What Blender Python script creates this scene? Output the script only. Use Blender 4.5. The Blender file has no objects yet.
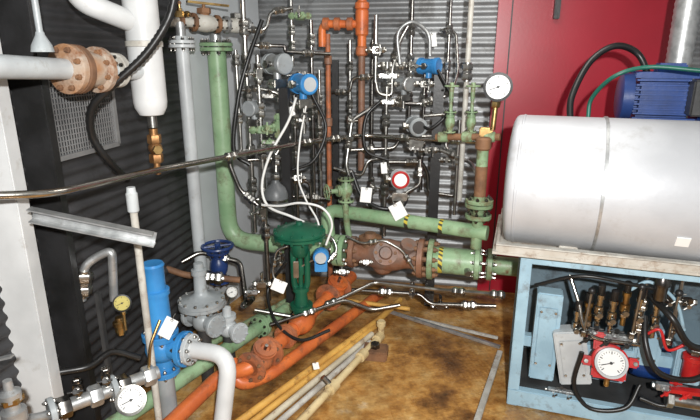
import bpy, bmesh, math, random
from mathutils import Vector as Vc, Matrix
random.seed(4)
sc = bpy.context.scene
COL = sc.collection
PI = math.pi
F = 520.0; TH = math.radians(16.3); H = 1.7
CS, SN = math.cos(TH), math.sin(TH)
CAM = Vc((0, 0, H)); FWD = Vc((0, CS, -SN))

# ------------------------------------------------------------------ measuring helpers
def ray(px, py):
    a = (px-350)/F; b = (210-py)/F
    return Vc((a, CS+b*SN, -SN+b*CS))
def P(px, py, Y):
    d = ray(px, py); return CAM+d*(Y/d.y)
def G(px, py, z=0.0):
    d = ray(px, py); return CAM+d*((z-H)/d.z)
def onplane(px, py, p0, n):
    d = ray(px, py); return CAM+d*((p0-CAM).dot(n)/d.dot(n))
U = Vc((.985, -.174, 0)).normalized(); V = Vc((.174, .985, 0)).normalized()
CORNER = Vc((-.84, 4.0, 0))
def PB(px, py, off=0): return onplane(px, py, CORNER-V*off, V)
def PL(px, py, off=0): return onplane(px, py, CORNER+U*off, U)
def zat(p, py):
    b = (210-py)/F
    return H+p.y*(b*CS-SN)/(CS+b*SN)
def up(p, py): return Vc((p.x, p.y, zat(p, py)))
def rad(w, p): return w*.5*(p-CAM).dot(FWD)/F
def lineat(A, D, px):
    a = (px-350)/F
    k0 = (A-CAM).dot(FWD); k1 = D.dot(FWD)
    return A+D*((a*k0-A.x)/(D.x-a*k1))
XA = Vc((1, 0, 0)); YA = Vc((0, 1, 0)); ZA = Vc((0, 0, 1))

# ------------------------------------------------------------------ materials
MT = {}
def mat(name, c1, c2=None, rough=.5, metal=0., scale=9., rust=0., bump=.15, spec=.5, rustcol=(.16, .06, .025)):
    m = bpy.data.materials.new(name); m.use_nodes = True
    nt = m.node_tree; N = nt.nodes; L = nt.links
    b = N['Principled BSDF']
    tc = N.new('ShaderNodeTexCoord')
    nz = N.new('ShaderNodeTexNoise'); nz.inputs['Scale'].default_value = scale; nz.inputs['Detail'].default_value = 6
    L.new(tc.outputs['Object'], nz.inputs['Vector'])
    if c2 is None: c2 = tuple(x*.72 for x in c1)
    rp = N.new('ShaderNodeValToRGB')
    rp.color_ramp.elements[0].position = .35; rp.color_ramp.elements[1].position = .62
    rp.color_ramp.elements[0].color = (*c2, 1); rp.color_ramp.elements[1].color = (*c1, 1)
    L.new(nz.outputs['Fac'], rp.inputs['Fac'])
    out = rp.outputs['Color']
    b.inputs['Roughness'].default_value = rough
    b.inputs['Metallic'].default_value = metal
    b.inputs['Specular IOR Level'].default_value = spec
    if rust > 0:
        n2 = N.new('ShaderNodeTexNoise'); n2.inputs['Scale'].default_value = scale*1.9; n2.inputs['Detail'].default_value = 9
        n2.inputs['Roughness'].default_value = .7
        L.new(tc.outputs['Object'], n2.inputs['Vector'])
        r2 = N.new('ShaderNodeValToRGB')
        r2.color_ramp.elements[0].position = .64-rust*.36; r2.color_ramp.elements[1].position = .82-rust*.36
        L.new(n2.outputs['Fac'], r2.inputs['Fac'])
        mx = N.new('ShaderNodeMixRGB'); L.new(r2.outputs['Color'], mx.inputs['Fac'])
        L.new(out, mx.inputs['Color1']); mx.inputs['Color2'].default_value = (*rustcol, 1)
        out = mx.outputs['Color']
    L.new(out, b.inputs['Base Color'])
    if bump > 0:
        n3 = N.new('ShaderNodeTexNoise'); n3.inputs['Scale'].default_value = 60
        L.new(tc.outputs['Object'], n3.inputs['Vector'])
        bp = N.new('ShaderNodeBump'); bp.inputs['Strength'].default_value = bump; bp.inputs['Distance'].default_value = .004
        L.new(n3.outputs['Fac'], bp.inputs['Height']); L.new(bp.outputs['Normal'], b.inputs['Normal'])
    MT[name] = m
    return m
green = mat('green_paint', (.32, .47, .28), (.21, .35, .19), .42, rust=.34, scale=6, rustcol=(.17, .17, .1))
greend = mat('green_paint_dirty', (.3, .43, .25), (.17, .26, .14), .45, rust=.45, scale=9, rustcol=(.16, .1, .05))
dkgreen = mat('dark_green_paint', (.012, .115, .062), (.008, .075, .042), .32, rust=.1, scale=8, rustcol=(.02, .04, .02))
orange = mat('orange_paint', (.74, .19, .045), (.5, .115, .035), .42, rust=.38, scale=7, rustcol=(.22, .08, .04))
orrust = mat('orange_rusty', (.54, .165, .06), (.33, .11, .05), .55, rust=.45, scale=7, rustcol=(.17, .08, .05))
rust = mat('rusty_iron', (.25, .125, .06), (.12, .062, .035), .7, rust=.2, scale=10, bump=.5)
tanrust = mat('rusty_grey_flange', (.42, .37, .31), (.33, .165, .075), .7, rust=.5, scale=9, bump=.5, rustcol=(.22, .095, .04))
redbrown = mat('red_brown_iron', (.27, .13, .075), (.16, .11, .09), .52, rust=.42, scale=7, bump=.6, rustcol=(.2, .08, .04))
steel = mat('dull_steel', (.5, .49, .46), (.27, .265, .25), .34, 1., scale=20)
bsteel = mat('shiny_steel', (.6, .57, .52), (.38, .36, .32), .22, 1., scale=8)
dsteel = mat('dark_steel_tube', (.26, .25, .23), (.13, .12, .115), .28, 1., scale=12)
galv = mat('galvanised', (.52, .53, .53), (.34, .35, .35), .42, .7, scale=22, rust=.12, rustcol=(.2, .16, .12))
white = mat('white_paint', (.62, .63, .63), (.5, .51, .51), .42, scale=5, bump=.06, rust=.12, rustcol=(.4, .38, .34))
tankw = mat('tank_silver_white', (.58, .59, .61), (.45, .46, .48), .44, .2, scale=2.6, bump=.12, rust=.22, rustcol=(.41, .405, .4), spec=.4)
offw = mat('dirty_white', (.56, .55, .5), (.37, .35, .31), .48, rust=.28, scale=10, rustcol=(.24, .17, .12))
grey = mat('grey_paint', (.36, .39, .4), (.26, .28, .29), .38, scale=8, rust=.2, rustcol=(.14, .12, .1))
mgrey = mat('slate_paint', (.15, .16, .165), (.1, .105, .11), .4, scale=8)
lgrey = mat('light_grey_paint', (.5, .53, .54), (.4, .42, .43), .4, scale=7, rust=.15, rustcol=(.27, .25, .22))
panelg = mat('panel_grey', (.52, .55, .57), (.45, .475, .49), .5, scale=3, bump=.05)
dgrey = mat('dark_grey', (.05, .05, .05), (.03, .03, .03), .5)
blue = mat('blue_paint', (.05, .27, .6), (.03, .19, .46), .32, scale=8, rust=.08, rustcol=(.05, .09, .16))
navy = mat('navy_paint', (.02, .05, .18), (.012, .03, .11), .36)
mblue = mat('motor_blue', (.01, .05, .22), (.007, .035, .155), .42)
skyb = mat('skid_blue', (.35, .52, .62), (.26, .4, .49), .48, rust=.26, scale=7, rustcol=(.18, .21, .23))
slateb = mat('skid_gap_shade', (.13, .19, .23), (.07, .1, .12), .5, rust=.35, scale=5, rustcol=(.04, .045, .05))  # dark tone stands in for shade inside the skid
beige = mat('tray_grey_beige', (.56, .54, .49), (.42, .38, .32), .5, rust=.35, scale=8, rustcol=(.24, .15, .09))
red = mat('red_paint', (.56, .02, .02), (.38, .015, .015), .36)
black = mat('black_rubber', (.014, .014, .014), (.008, .008, .008), .36, bump=.05)
blackp = mat('black_paint', (.02, .02, .021), (.01, .01, .01), .4)
brass = mat('brass', (.56, .39, .16), (.34, .21, .09), .34, 1., scale=16)
copper = mat('bronze_valve', (.45, .24, .1), (.25, .12, .05), .42, .8, scale=18)
yellow = mat('yellow_paint', (.74, .43, .1), (.54, .29, .07), .42, rust=.28, scale=7)
paley = mat('pale_yellow_paint', (.74, .6, .34), (.56, .43, .22), .42, rust=.28, scale=7)
cream = mat('cream_paint', (.66, .6, .46), (.5, .44, .32), .45, rust=.28, scale=7)
cardw = mat('tag_card', (.85, .85, .83), (.8, .8, .78), .6, bump=0)
dialw = mat('dial_white', (.76, .76, .74), (.72, .72, .7), .35, bump=0)
dialy = mat('dial_yellow', (.55, .48, .15), (.45, .38, .12), .35, bump=0)
ink = mat('black_ink', (.02, .02, .02), None, .5, bump=0)
cablew = mat('white_cable', (.8, .8, .78), (.7, .7, .68), .5, bump=0)
cableg = mat('green_hose', (.012, .12, .085), None, .4, bump=0)
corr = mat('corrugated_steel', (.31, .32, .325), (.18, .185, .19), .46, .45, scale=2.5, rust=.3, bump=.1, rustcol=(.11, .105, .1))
corr_shade = mat('corrugated_steel_dirty_shaded', (.07, .07, .074), (.032, .032, .033), .5, .4, scale=3, rust=.3, bump=.1, rustcol=(.022, .02, .018))  # dirty steel, darkened further to paint in the left wall's shade
doorm = mat('crimson_door', (.34, .004, .019), (.28, .0032, .015), .36, scale=2, bump=.05)

def floor_mat():
    m = bpy.data.materials.new('wet_rusty_tread_plate'); m.use_nodes = True
    nt = m.node_tree; N = nt.nodes; L = nt.links; b = N['Principled BSDF']
    tc = N.new('ShaderNodeTexCoord')
    def noise(s, d=8, r=.65, off=0):
        mp = N.new('ShaderNodeMapping'); mp.inputs['Location'].default_value = (off, off*.7, 0)
        L.new(tc.outputs['Object'], mp.inputs['Vector'])
        n = N.new('ShaderNodeTexNoise'); n.inputs['Scale'].default_value = s; n.inputs['Detail'].default_value = d; n.inputs['Roughness'].default_value = r
        L.new(mp.outputs['Vector'], n.inputs['Vector']); return n
    n1 = noise(2.8, 10, .66); r1 = N.new('ShaderNodeValToRGB'); cr = r1.color_ramp
    cr.elements[0].position = .28; cr.elements[0].color = (.05, .028, .016, 1)
    cr.elements[1].position = .68; cr.elements[1].color = (.74, .62, .44, 1)  # pale tan end, lightened to paint the wet floor's glare into the colour
    e = cr.elements.new(.39); e.color = (.24, .11, .036, 1)
    e = cr.elements.new(.48); e.color = (.52, .26, .07, 1)
    e = cr.elements.new(.57); e.color = (.64, .39, .14, 1)
    L.new(n1.outputs['Fac'], r1.inputs['Fac'])
    n2 = noise(18); r2 = N.new('ShaderNodeValToRGB'); r2.color_ramp.elements[0].position = .36; r2.color_ramp.elements[1].position = .58
    r2.color_ramp.elements[0].color = (.55, .48, .42, 1); r2.color_ramp.elements[1].color = (1, 1, 1, 1)
    L.new(n2.outputs['Fac'], r2.inputs['Fac'])
    mx = N.new('ShaderNodeMixRGB'); mx.blend_type = 'MULTIPLY'; mx.inputs['Fac'].default_value = .8
    L.new(r1.outputs['Color'], mx.inputs['Color1']); L.new(r2.outputs['Color'], mx.inputs['Color2'])
    n5 = noise(1.5, 6, .6, 3.3); r5 = N.new('ShaderNodeValToRGB'); r5.color_ramp.elements[0].position = .38; r5.color_ramp.elements[1].position = .52
    r5.color_ramp.elements[0].color = (.3, .25, .22, 1); r5.color_ramp.elements[1].color = (1, 1, 1, 1)
    L.new(n5.outputs['Fac'], r5.inputs['Fac'])
    m2 = N.new('ShaderNodeMixRGB'); m2.blend_type = 'MULTIPLY'; m2.inputs['Fac'].default_value = .75
    L.new(mx.outputs['Color'], m2.inputs['Color1']); L.new(r5.outputs['Color'], m2.inputs['Color2'])
    L.new(m2.outputs['Color'], b.inputs['Base Color'])
    hs = []
    for a in (PI/4, -PI/4):
        mp = N.new('ShaderNodeMapping'); mp.inputs['Rotation'].default_value = (0, 0, a+.55)
        L.new(tc.outputs['Object'], mp.inputs['Vector'])
        w = N.new('ShaderNodeTexWave'); w.inputs['Scale'].default_value = 13; w.inputs['Distortion'].default_value = .4
        L.new(mp.outputs['Vector'], w.inputs['Vector']); hs.append(w.outputs['Fac'])
    mm = N.new('ShaderNodeMath'); mm.operation = 'MULTIPLY'; L.new(hs[0], mm.inputs[0]); L.new(hs[1], mm.inputs[1])
    ad = N.new('ShaderNodeMath'); ad.operation = 'ADD'; L.new(mm.outputs[0], ad.inputs[0]); L.new(n2.outputs['Fac'], ad.inputs[1])
    bp = N.new('ShaderNodeBump'); bp.inputs['Strength'].default_value = .22; bp.inputs['Distance'].default_value = .004
    L.new(ad.outputs[0], bp.inputs['Height']); L.new(bp.outputs['Normal'], b.inputs['Normal'])
    n4 = noise(3.5, 6, .6, 1.7); mr = N.new('ShaderNodeMapRange'); mr.inputs['From Min'].default_value = .4; mr.inputs['From Max'].default_value = .6
    mr.inputs['To Min'].default_value = .08; mr.inputs['To Max'].default_value = .36
    L.new(n4.outputs['Fac'], mr.inputs['Value']); L.new(mr.outputs['Result'], b.inputs['Roughness'])
    b.inputs['Metallic'].default_value = .05
    return m
floorm = floor_mat()
def stripe_mat():
    m = mat('hazard_tape', (.5, .38, .05), None, .5, bump=0)
    nt = m.node_tree; N = nt.nodes; L = nt.links; b = N['Principled BSDF']
    tc = N.new('ShaderNodeTexCoord'); w = N.new('ShaderNodeTexWave'); w.inputs['Scale'].default_value = 14
    w.bands_direction = 'DIAGONAL'
    L.new(tc.outputs['Object'], w.inputs['Vector'])
    r = N.new('ShaderNodeValToRGB'); r.color_ramp.interpolation = 'CONSTANT'
    r.color_ramp.elements[0].color = (.05, .05, .03, 1); r.color_ramp.elements[1].position = .45; r.color_ramp.elements[1].color = (.6, .48, .06, 1)
    L.new(w.outputs['Fac'], r.inputs['Fac']); L.new(r.outputs['Color'], b.inputs['Base Color'])
    return m
tape = stripe_mat()

# ------------------------------------------------------------------ mesh builder
ORG = {}
def basis(ax):
    ax = ax.normalized(); t = ZA if abs(ax.z) < .9 else XA
    x = t.cross(ax).normalized(); y = ax.cross(x); return x, y, ax
def catmull(pts, n=8):
    out = []
    q = [pts[0]*2-pts[1]]+list(pts)+[pts[-1]*2-pts[-2]]
    for i in range(1, len(q)-2):
        a, b, c, d = q[i-1:i+3]
        for k in range(n):
            t = k/n
            out.append(.5*((2*b)+(c-a)*t+(2*a-5*b+4*c-d)*t*t+(3*b-a-3*c+d)*t*t*t))
    out.append(pts[-1]); return out
def fillet(pts, bend, n=7):
    if len(pts) < 3: return list(pts)
    out = [pts[0]]
    for i in range(1, len(pts)-1):
        a, b, c = pts[i-1], pts[i], pts[i+1]
        d = min(bend, (a-b).length*.48, (c-b).length*.48)
        s = b+(a-b).normalized()*d; e = b+(c-b).normalized()*d
        for k in range(n+1):
            t = k/n; out.append(s*(1-t)**2+b*2*t*(1-t)+e*t*t)
    out.append(pts[-1]); return out
class M:
    def __init__(s): s.bm = bmesh.new()
    def _rings(s, rings, cap=True):
        bm = s.bm; vr = []
        for r in rings: vr.append([bm.verts.new(p) for p in r])
        for a, b in zip(vr, vr[1:]):
            if len(a) == 1 and len(b) == 1: continue
            if len(a) == 1:
                for i in range(len(b)): bm.faces.new((a[0], b[i], b[(i+1) % len(b)]))
            elif len(b) == 1:
                for i in range(len(a)): bm.faces.new((a[i], a[(i+1) % len(a)], b[0]))
            else:
                n = len(a)
                for i in range(n): bm.faces.new((a[i], a[(i+1) % n], b[(i+1) % n], b[i]))
        if cap:
            for e in (vr[0], vr[-1]):
                if len(e) > 2: bm.faces.new(e)
    def lathe(s, p, ax, prof, n=20):
        x, y, z = basis(ax); R = []
        for h, r in prof:
            c = p+z*h
            if r < 1e-6: R.append([c])
            else: R.append([c+x*(r*math.cos(2*PI*i/n))+y*(r*math.sin(2*PI*i/n)) for i in range(n)])
        s._rings(R); return s
    def cyl(s, a, b, r, r2=None, n=16):
        return s.lathe(a, b-a, [(0, r), ((b-a).length, r if r2 is None else r2)], n)
    def tube(s, pts, r, n=12, bend=.05, smooth=False, rib=0, dip=.84):
        pts = catmull(pts) if smooth else fillet(pts, bend)
        if rib:
            q = [pts[0]]
            for a, b in zip(pts, pts[1:]):
                L = (b-a).length; k = max(1, int(L/rib))
                for j in range(1, k+1): q.append(a+(b-a)*(j/k))
            pts = q
        t0 = (pts[1]-pts[0]).normalized(); x, y, _ = basis(t0); R = []
        for i, p in enumerate(pts):
            t = (pts[min(i+1, len(pts)-1)]-pts[max(i-1, 0)]).normalized()
            if t.length < .5: t = t0
            x = (x-t*x.dot(t)).normalized(); y = t.cross(x); t0 = t
            rr = r*(1.0 if not rib or i % 2 else dip)
            R.append([p+x*(rr*math.cos(2*PI*k/n))+y*(rr*math.sin(2*PI*k/n)) for k in range(n)])
        s._rings(R); return s
    def box(s, c, size, ex=XA, ey=YA, ez=ZA, bev=0.):
        b2 = bmesh.new(); bmesh.ops.create_cube(b2, size=1)
        for v in b2.verts: v.co = Vc((v.co.x*size[0], v.co.y*size[1], v.co.z*size[2]))
        if bev: bmesh.ops.bevel(b2, geom=list(b2.edges), offset=bev, segments=2, affect='EDGES')
        mp = {}
        for v in b2.verts: mp[v] = s.bm.verts.new(c+ex*v.co.x+ey*v.co.y+ez*v.co.z)
        for f in b2.faces: s.bm.faces.new([mp[v] for v in f.verts])
        b2.free(); return s
    def bar(s, a, b, w, h, upv=ZA, bev=0.):
        d = (b-a); ex = d.normalized(); ey = upv.cross(ex).normalized(); ez = ex.cross(ey)
        return s.box((a+b)*.5, (d.length, w, h), ex, ey, ez, bev)
    def ball(s, c, r, ax=ZA, n=16, sz=1., k=8):
        return s.lathe(c, ax, [(-r*sz*math.cos(PI*i/k), r*math.sin(PI*i/k)) for i in range(k+1)], n)
    def torus(s, c, ax, R, r, n=28, k=8):
        x, y, z = basis(ax); rings = []
        for i in range(n):
            a = 2*PI*i/n; d = x*math.cos(a)+y*math.sin(a)
            rings.append([s.bm.verts.new(c+d*(R+r*math.cos(2*PI*j/k))+z*(r*math.sin(2*PI*j/k))) for j in range(k)])
        for i in range(n):
            A, B = rings[i], rings[(i+1) % n]
            for j in range(k): s.bm.faces.new((A[j], A[(j+1) % k], B[(j+1) % k], B[j]))
        return s
    def hexa(s, p, ax, r, h): return s.lathe(p, ax, [(0, r*.9), (h*.12, r), (h*.88, r), (h, r*.9)], 6)
    def build(s, name, m, parent=None, ang=38, origin=None):
        bm = s.bm
        bmesh.ops.recalc_face_normals(bm, faces=bm.faces)
        me = bpy.data.meshes.new(name)
        if parent is not None: o0 = ORG[parent.name]
        elif origin is not None: o0 = origin
        else:
            xs = [v.co.x for v in bm.verts]; ys = [v.co.y for v in bm.verts]; zs = [v.co.z for v in bm.verts]
            o0 = Vc(((min(xs)+max(xs))/2, (min(ys)+max(ys))/2, min(zs)))
        for v in bm.verts: v.co = v.co-o0
        bm.to_mesh(me); bm.free()
        me.polygons.foreach_set('use_smooth', [True]*len(me.polygons))
        me.set_sharp_from_angle(angle=math.radians(ang))
        me.materials.append(m)
        o = bpy.data.objects.new(name, me); COL.objects.link(o)
        if parent is not None: o.parent = parent
        else: o.location = o0
        ORG[o.name] = o0
        return o
def tagp(o, label, cat, group=None):
    o['label'] = label; o['category'] = cat
    if group: o['group'] = group
    return o
def thing(name, label, cat, loc, group=None):
    o = bpy.data.objects.new(name, None); COL.objects.link(o); o.location = loc
    o.empty_display_size = .05
    ORG[o.name] = Vc(loc); return tagp(o, label, cat, group)
def struct(o): o['kind'] = 'structure'; return o

# ------------------------------------------------------------------ composite builders
def flange(root, c, ax, R, th, m, n=8, bm_=None, hub=None):
    x, y, z = basis(ax)
    f = M().lathe(c-z*th/2, z, [(0, R*.96), (th*.1, R), (th*.9, R), (th, R*.96)], 28).build('flange', m, root)
    if n:
        br = R*.1
        for i in range(n):
            a = 2*PI*(i+.5)/n; d = c+(x*math.cos(a)+y*math.sin(a))*R*.8
            b = M(); b.hexa(d+z*(th*.5), z, br*1.25, br*1.4); b.hexa(d-z*(th*.5+br*1.4), z, br*1.25, br*1.4)
            b.cyl(d-z*(th*.5+br*2.2), d+z*(th*.5+br*2.4), br*.7, n=8)
            b.build('bolt', bm_ or dsteel, f)
    return f
def joint(root, c, ax, R, th, m, n=8, bm_=None):
    x, y, z = basis(ax)
    M().cyl(c-z*th*.3, c+z*th*.3, R*.8, n=20).build('gasket', dgrey, root)
    f = flange(root, c-z*th*.62, z, R, th, m, 0)
    g = flange(root, c+z*th*.62, z, R, th, m, 0)
    br = R*.1
    for i in range(n):
        a = 2*PI*(i+.5)/n; d = c+(x*math.cos(a)+y*math.sin(a))*R*.82
        b = M(); T = th*1.13
        b.hexa(d+z*T, z, br*1.3, br*1.5); b.hexa(d-z*(T+br*1.5), z, br*1.3, br*1.5)
        b.cyl(d-z*(T+br*2.3), d+z*(T+br*2.3), br*.7, n=8); b.build('bolt', bm_ or dsteel, f)
def pipe_thing(name, label, pts, r, m, cat='pipe', bend=.12, joints=(), n=20, group=None, smooth=False, fits=()):
    root = thing(name, label, cat, min(pts, key=lambda q: q.z), group)
    M().tube(pts, r, n, bend, smooth).build('tube' if r < .02 else 'pipe', m, root)
    for c, ax, R, th, fm in joints: joint(root, c, ax, R, th, fm)
    for c, ax in fits: fitting(root, c, ax, r)
    return root
def fitting(root, c, ax, r, m=None):
    z = ax.normalized(); b = M()
    b.hexa(c-z*r*2.8, z, r*2.1, r*2.2); b.hexa(c+z*r*.6, z, r*2.1, r*2.2); b.cyl(c-z*r*3.4, c+z*r*3.4, r*1.5, n=12)
    b.hexa(c-z*r*.5, z, r*1.8, r*1.)
    return b.build('fitting', m or steel, root)
TW = 1.08
def tubing(label, pts, w, m=None, fits=(), bend=.035, smooth=False, name='instrument_tube', cat='tube'):
    q = [P(*p) for p in pts]; r = rad(w*TW, q[len(q)//2])
    m = m or steel
    if not fits:
        return tagp(M().tube(q, r, 10, bend, smooth).build(name, m), label, cat)
    root = thing(name, label, cat, min(q, key=lambda v: v.z))
    M().tube(q, r, 10, bend, smooth).build('tube', m, root)
    for i, t in fits:
        a, b = q[i], q[i+1]; fitting(root, a+(b-a)*t, b-a, r)
    return root
def vtube(label, px, py, Y, y0, y1, w, m=None, fits=(), name='instrument_tube', cat='tube'):
    p = P(px, py, Y); a, b = up(p, y0), up(p, y1); r = rad(w*TW, p)
    root = thing(name, label, cat, b)
    M().cyl(a, b, r, n=12).build('tube', m or steel, root)
    for fy in fits: fitting(root, up(p, fy), ZA, r)
    return root
def gauge(label, c, n, r, case=None, stem=None, dial=None, name='pressure_gauge', group=None):
    n = n.normalized(); case = case or blackp
    x = ZA.cross(n).normalized(); y = n.cross(x)
    root = thing(name, label, 'gauge', c-y*r)
    M().lathe(c-n*r*.55, n, [(0, r*.8), (r*.06, r*.93), (r*.5, r*.96), (r*.52, r*1.06), (r*.72, r*1.06), (r*.74, r*.9), (r*.58, r*.88), (r*.57, 0)], 28).build('case', case, root)
    d = M().lathe(c+n*r*.03, n, [(0, r*.87), (r*.03, r*.87)], 28).build('dial', dial or dialw, root)
    t = M()
    for i in range(21):
        a = math.radians(-135+270*i/20); dv = x*math.sin(a)+y*math.cos(a); L = .2 if i % 5 == 0 else .11
        t.bar(c+n*r*.065+dv*r*(.8-L), c+n*r*.065+dv*r*.8, r*.035 if i % 5 else r*.06, r*.01, n)
    t.build('scale', ink, d)
    a = math.radians(-110); dv = x*math.sin(a)+y*math.cos(a)
    pt = M(); pt.bar(c+n*r*.1-dv*r*.2, c+n*r*.1+dv*r*.66, r*.06, r*.015, n); pt.cyl(c+n*r*.06, c+n*r*.14, r*.1, n=12)
    pt.build('pointer', ink, d)
    sd = (stem-c).normalized() if stem else -y
    e = stem if stem else c-y*r*2
    s = M(); s.cyl(c-n*r*.25+sd*r*.85, e, r*.2, n=12); s.hexa(c-n*r*.25+sd*r*1.05, sd, r*.34, r*.45)
    s.build('stem', brass if case != steel else steel, root)
    return root
def transmitter(label, c, ax, r, m, cap, down=.2, dial=None, name='pressure_transmitter', body=None, ring=None):
    ax = ax.normalized(); root = thing(name, label, 'transmitter', c-ZA*(r*1.2+down))
    M().lathe(c-ax*r*.9, ax, [(0, r*.85), (r*.1, r*.95), (r*.5, r*.9), (r*1.3, r*.9), (r*1.7, r*.95), (r*1.8, r*.85)], 24).build('housing', m, root)
    for s in (-1, 1):
        cp = M().lathe(c+ax*(s*r*.85), ax*s, [(0, r*1.02), (r*.45, r*1.02), (r*.55, r*.9), (r*.55, r*.72), (r*.5, 0)], 24).build('end_cap', cap, root)
        if s == 1 and dial: M().cyl(c+ax*r*1.36, c+ax*r*1.43, r*.7, n=24).build('display', dial, cp)
        if s == 1 and ring: M().torus(c+ax*r*1.4, ax, r*.78, r*.14, 28, 8).build('face_ring', ring, cp)
    M().cyl(c-ZA*r*.7, c-ZA*r*1.5, r*.4, n=14).build('neck', m, root)
    sd = ax.cross(ZA).normalized()
    pc = c-ZA*r*1.9
    M().box(pc, (r*1.6, r*1.1, r*.9), sd, ax, ZA, r*.1).build('sensor_block', body or steel, root)
    for s in (-1, 1):
        for q in (-1, 1):
            M().hexa(pc+sd*(s*r*.8)+ax*(q*r*.33)-sd*(0 if s > 0 else r*.25), sd, r*.17, r*.25).build('bolt', steel, root)
    b = M(); b.cyl(c+sd*r*.8, c+sd*r*1.45, r*.3, n=12); b.hexa(c+sd*r*1.2, sd, r*.42, r*.3); b.build('cable_gland', steel, root)
    if down: M().cyl(c-ZA*r*2.2, c-ZA*(r*1.2+down), r*.22, n=12).build('stand_tube', steel, root)
    return root
def needle_valve(label, c, pax, sax, s, m=None, hm=None, group=None, name='needle_valve'):
    s = s*1.2
    m = m or steel; pax = pax.normalized(); sax = sax.normalized(); sd = pax.cross(sax).normalized()
    root = thing(name, label, 'valve', c-ZA*s, group)
    b = M(); b.box(c, (s*1.6, s*1.1, s*1.1), pax, sax, sd, s*.12)
    b.hexa(c-pax*s*1.7, pax, s*.6, s*.7); b.hexa(c+pax*s*1.0, pax, s*.6, s*.7); b.cyl(c-pax*s*1.9, c+pax*s*1.9, s*.35, n=12)
    b.build('body', m, root)
    b = M(); b.hexa(c+sax*s*.5, sax, s*.5, s*.5); b.cyl(c+sax*s*.9, c+sax*s*1.9, s*.26, n=12); b.build('bonnet', m, root)
    b = M(); b.cyl(c+sax*s*2-sd*s*.95, c+sax*s*2+sd*s*.95, s*.17, n=10); b.cyl(c+sax*s*1.7, c+sax*s*2.25, s*.32, n=12); b.build('handle', hm or steel, root)
    return root
def manifold(label, c, ex, s, n=3, m=None, hm=None, face=None):
    m = m or steel; ex = ex.normalized(); f = (face or Vc((0, -1, .1))).normalized(); ey = f; ez = ex.cross(ey).normalized()
    if ez.z < 0: ez = -ez
    root = thing('instrument_manifold', label, 'manifold', c-ZA*s)
    L = s*(1.1*n+.6)
    M().box(c, (L, s*.9, s*1.0), ex, ey, ez, s*.1).build('block', m, root)
    for i in range(n):
        q = c+ex*(s*1.1*(i-(n-1)/2)); d = f if i % 2 == 0 else (f*.6+ez*.8).normalized()
        b = M(); b.hexa(q+d*s*.4, d, s*.42, s*.4); b.cyl(q+d*s*.7, q+d*s*1.7, s*.2, n=10); st = b.build('stem', m, root)
        b = M(); t = ex if i % 2 else (ex+ez).normalized(); t = (t-d*t.dot(d)).normalized(); b.cyl(q+d*s*1.7-t*s*.75, q+d*s*1.7+t*s*.75, s*.14, n=8); b.cyl(q+d*s*1.5, q+d*s*1.9, s*.28, n=10); b.build('handle', hm or steel, st)
    for sgn in (-1, 1):
        e = c+ex*(sgn*L/2); M().hexa(e-ex*(0 if sgn > 0 else s*.5), ex, s*.42, s*.5).build('end_nut', steel, root)
    return root
def handwheel(root, c, ax, R, m):
    x, y, z = basis(ax); b = M(); b.torus(c, ax, R, R*.11)
    for i in range(4):
        a = i*PI/2+.4; d = x*math.cos(a)+y*math.sin(a); b.cyl(c, c+d*R, R*.08, n=8)
    b.cyl(c-z*R*.16, c+z*R*.2, R*.2, n=12)
    return b.build('handwheel', m, root)
def gate_valve(label, c, ax, st, L, R, m, wm, wr, h, name='gate_valve', fm=None, nb=8, bm_=None):
    ax = ax.normalized(); st = st.normalized(); root = thing(name, label, 'valve', c-ZA*R)
    M().lathe(c-ax*L/2, ax, [(0, R*.62), (L*.22, R*.62), (L*.32, R*.84), (L*.5, R*.95), (L*.68, R*.84), (L*.78, R*.62), (L, R*.62)], 24).build('body', m, root)
    for s in (-1, 1): flange(root, c+ax*(s*(L/2-R*.12)), ax, R*1.18, R*.24, fm or m, nb, bm_)
    M().lathe(c, st, [(0, R*.7), (R*1.0, R*.6), (R*1.0, R*.88), (R*1.22, R*.88), (R*1.22, R*.8), (R*1.42, R*.8), (R*1.42, R*.4), (h*.72, R*.28), (h*.72, R*.36), (h*.8, R*.36)], 20).build('bonnet', m, root)
    M().cyl(c+st*h*.6, c+st*h*1.12, R*.13, n=10).build('stem', steel, root)
    if wr: handwheel(root, c+st*h, st, wr, wm)
    return root
def tag_card(label, c, n, w, h, roll=0., hang=None, m=None):
    n = n.normalized(); x = ZA.cross(n).normalized(); y = n.cross(x)
    ca, sa = math.cos(roll), math.sin(roll); ex = x*ca+y*sa; ey = y*ca-x*sa
    root = thing('paper_tag', label, 'tag', c-ey*h/2)
    M().box(c, (w, h, .0025), ex, ey, n, .001).build('card', m or cardw, root)
    b = M(); top = c+ey*h*.42; e = hang or top+ey*h*.35
    b.tube([top+n*.002, (top+e)*.5+n*.012, e], .0014, 6, .01); b.torus(top+n*.002, n, w*.1, w*.025, 12, 5)
    b.build('tie', steel, root); return root
TOC = Vc((0, -1, .15))

# ================================================================== SETTING
o = M().box(Vc((.5, 1.7, -.03)), (6.6, 6.4, .06)).build('floor', floorm, origin=Vc((0, 0, 0))); struct(o)
def corr_wall(name, p, d, n, L, h, m, pitch=.066, amp=.0065):
    b = M(); bm = b.bm; N = int(h/pitch*8); prev = None
    for i in range(N+1):
        z = h*i/N; off = amp*math.sin(2*PI*z/pitch)
        cur = [bm.verts.new(p+d*t+n*off+ZA*z) for t in (0, L*.5, L)]
        if prev:
            for k in range(2): bm.faces.new((prev[k], prev[k+1], cur[k+1], cur[k]))
        prev = cur
    return struct(b.build(name, m, ang=80))
corr_wall('wall_back', CORNER-U*.3, U, -V, 4.2, 2.6, corr)
corr_wall('wall_left', CORNER+V*.3, -V, U, 4.2, 2.6, corr_shade, .056, .007)
struct(M().box(CORNER+U*3.75-V*1.4+ZA*1.3, (.05, 4.2, 2.6), U, V).build('wall_right', lgrey))
struct(M().box(Vc((.5, 2., 2.64)), (6.6, 5.6, .06)).build('ceiling', grey))
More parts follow.
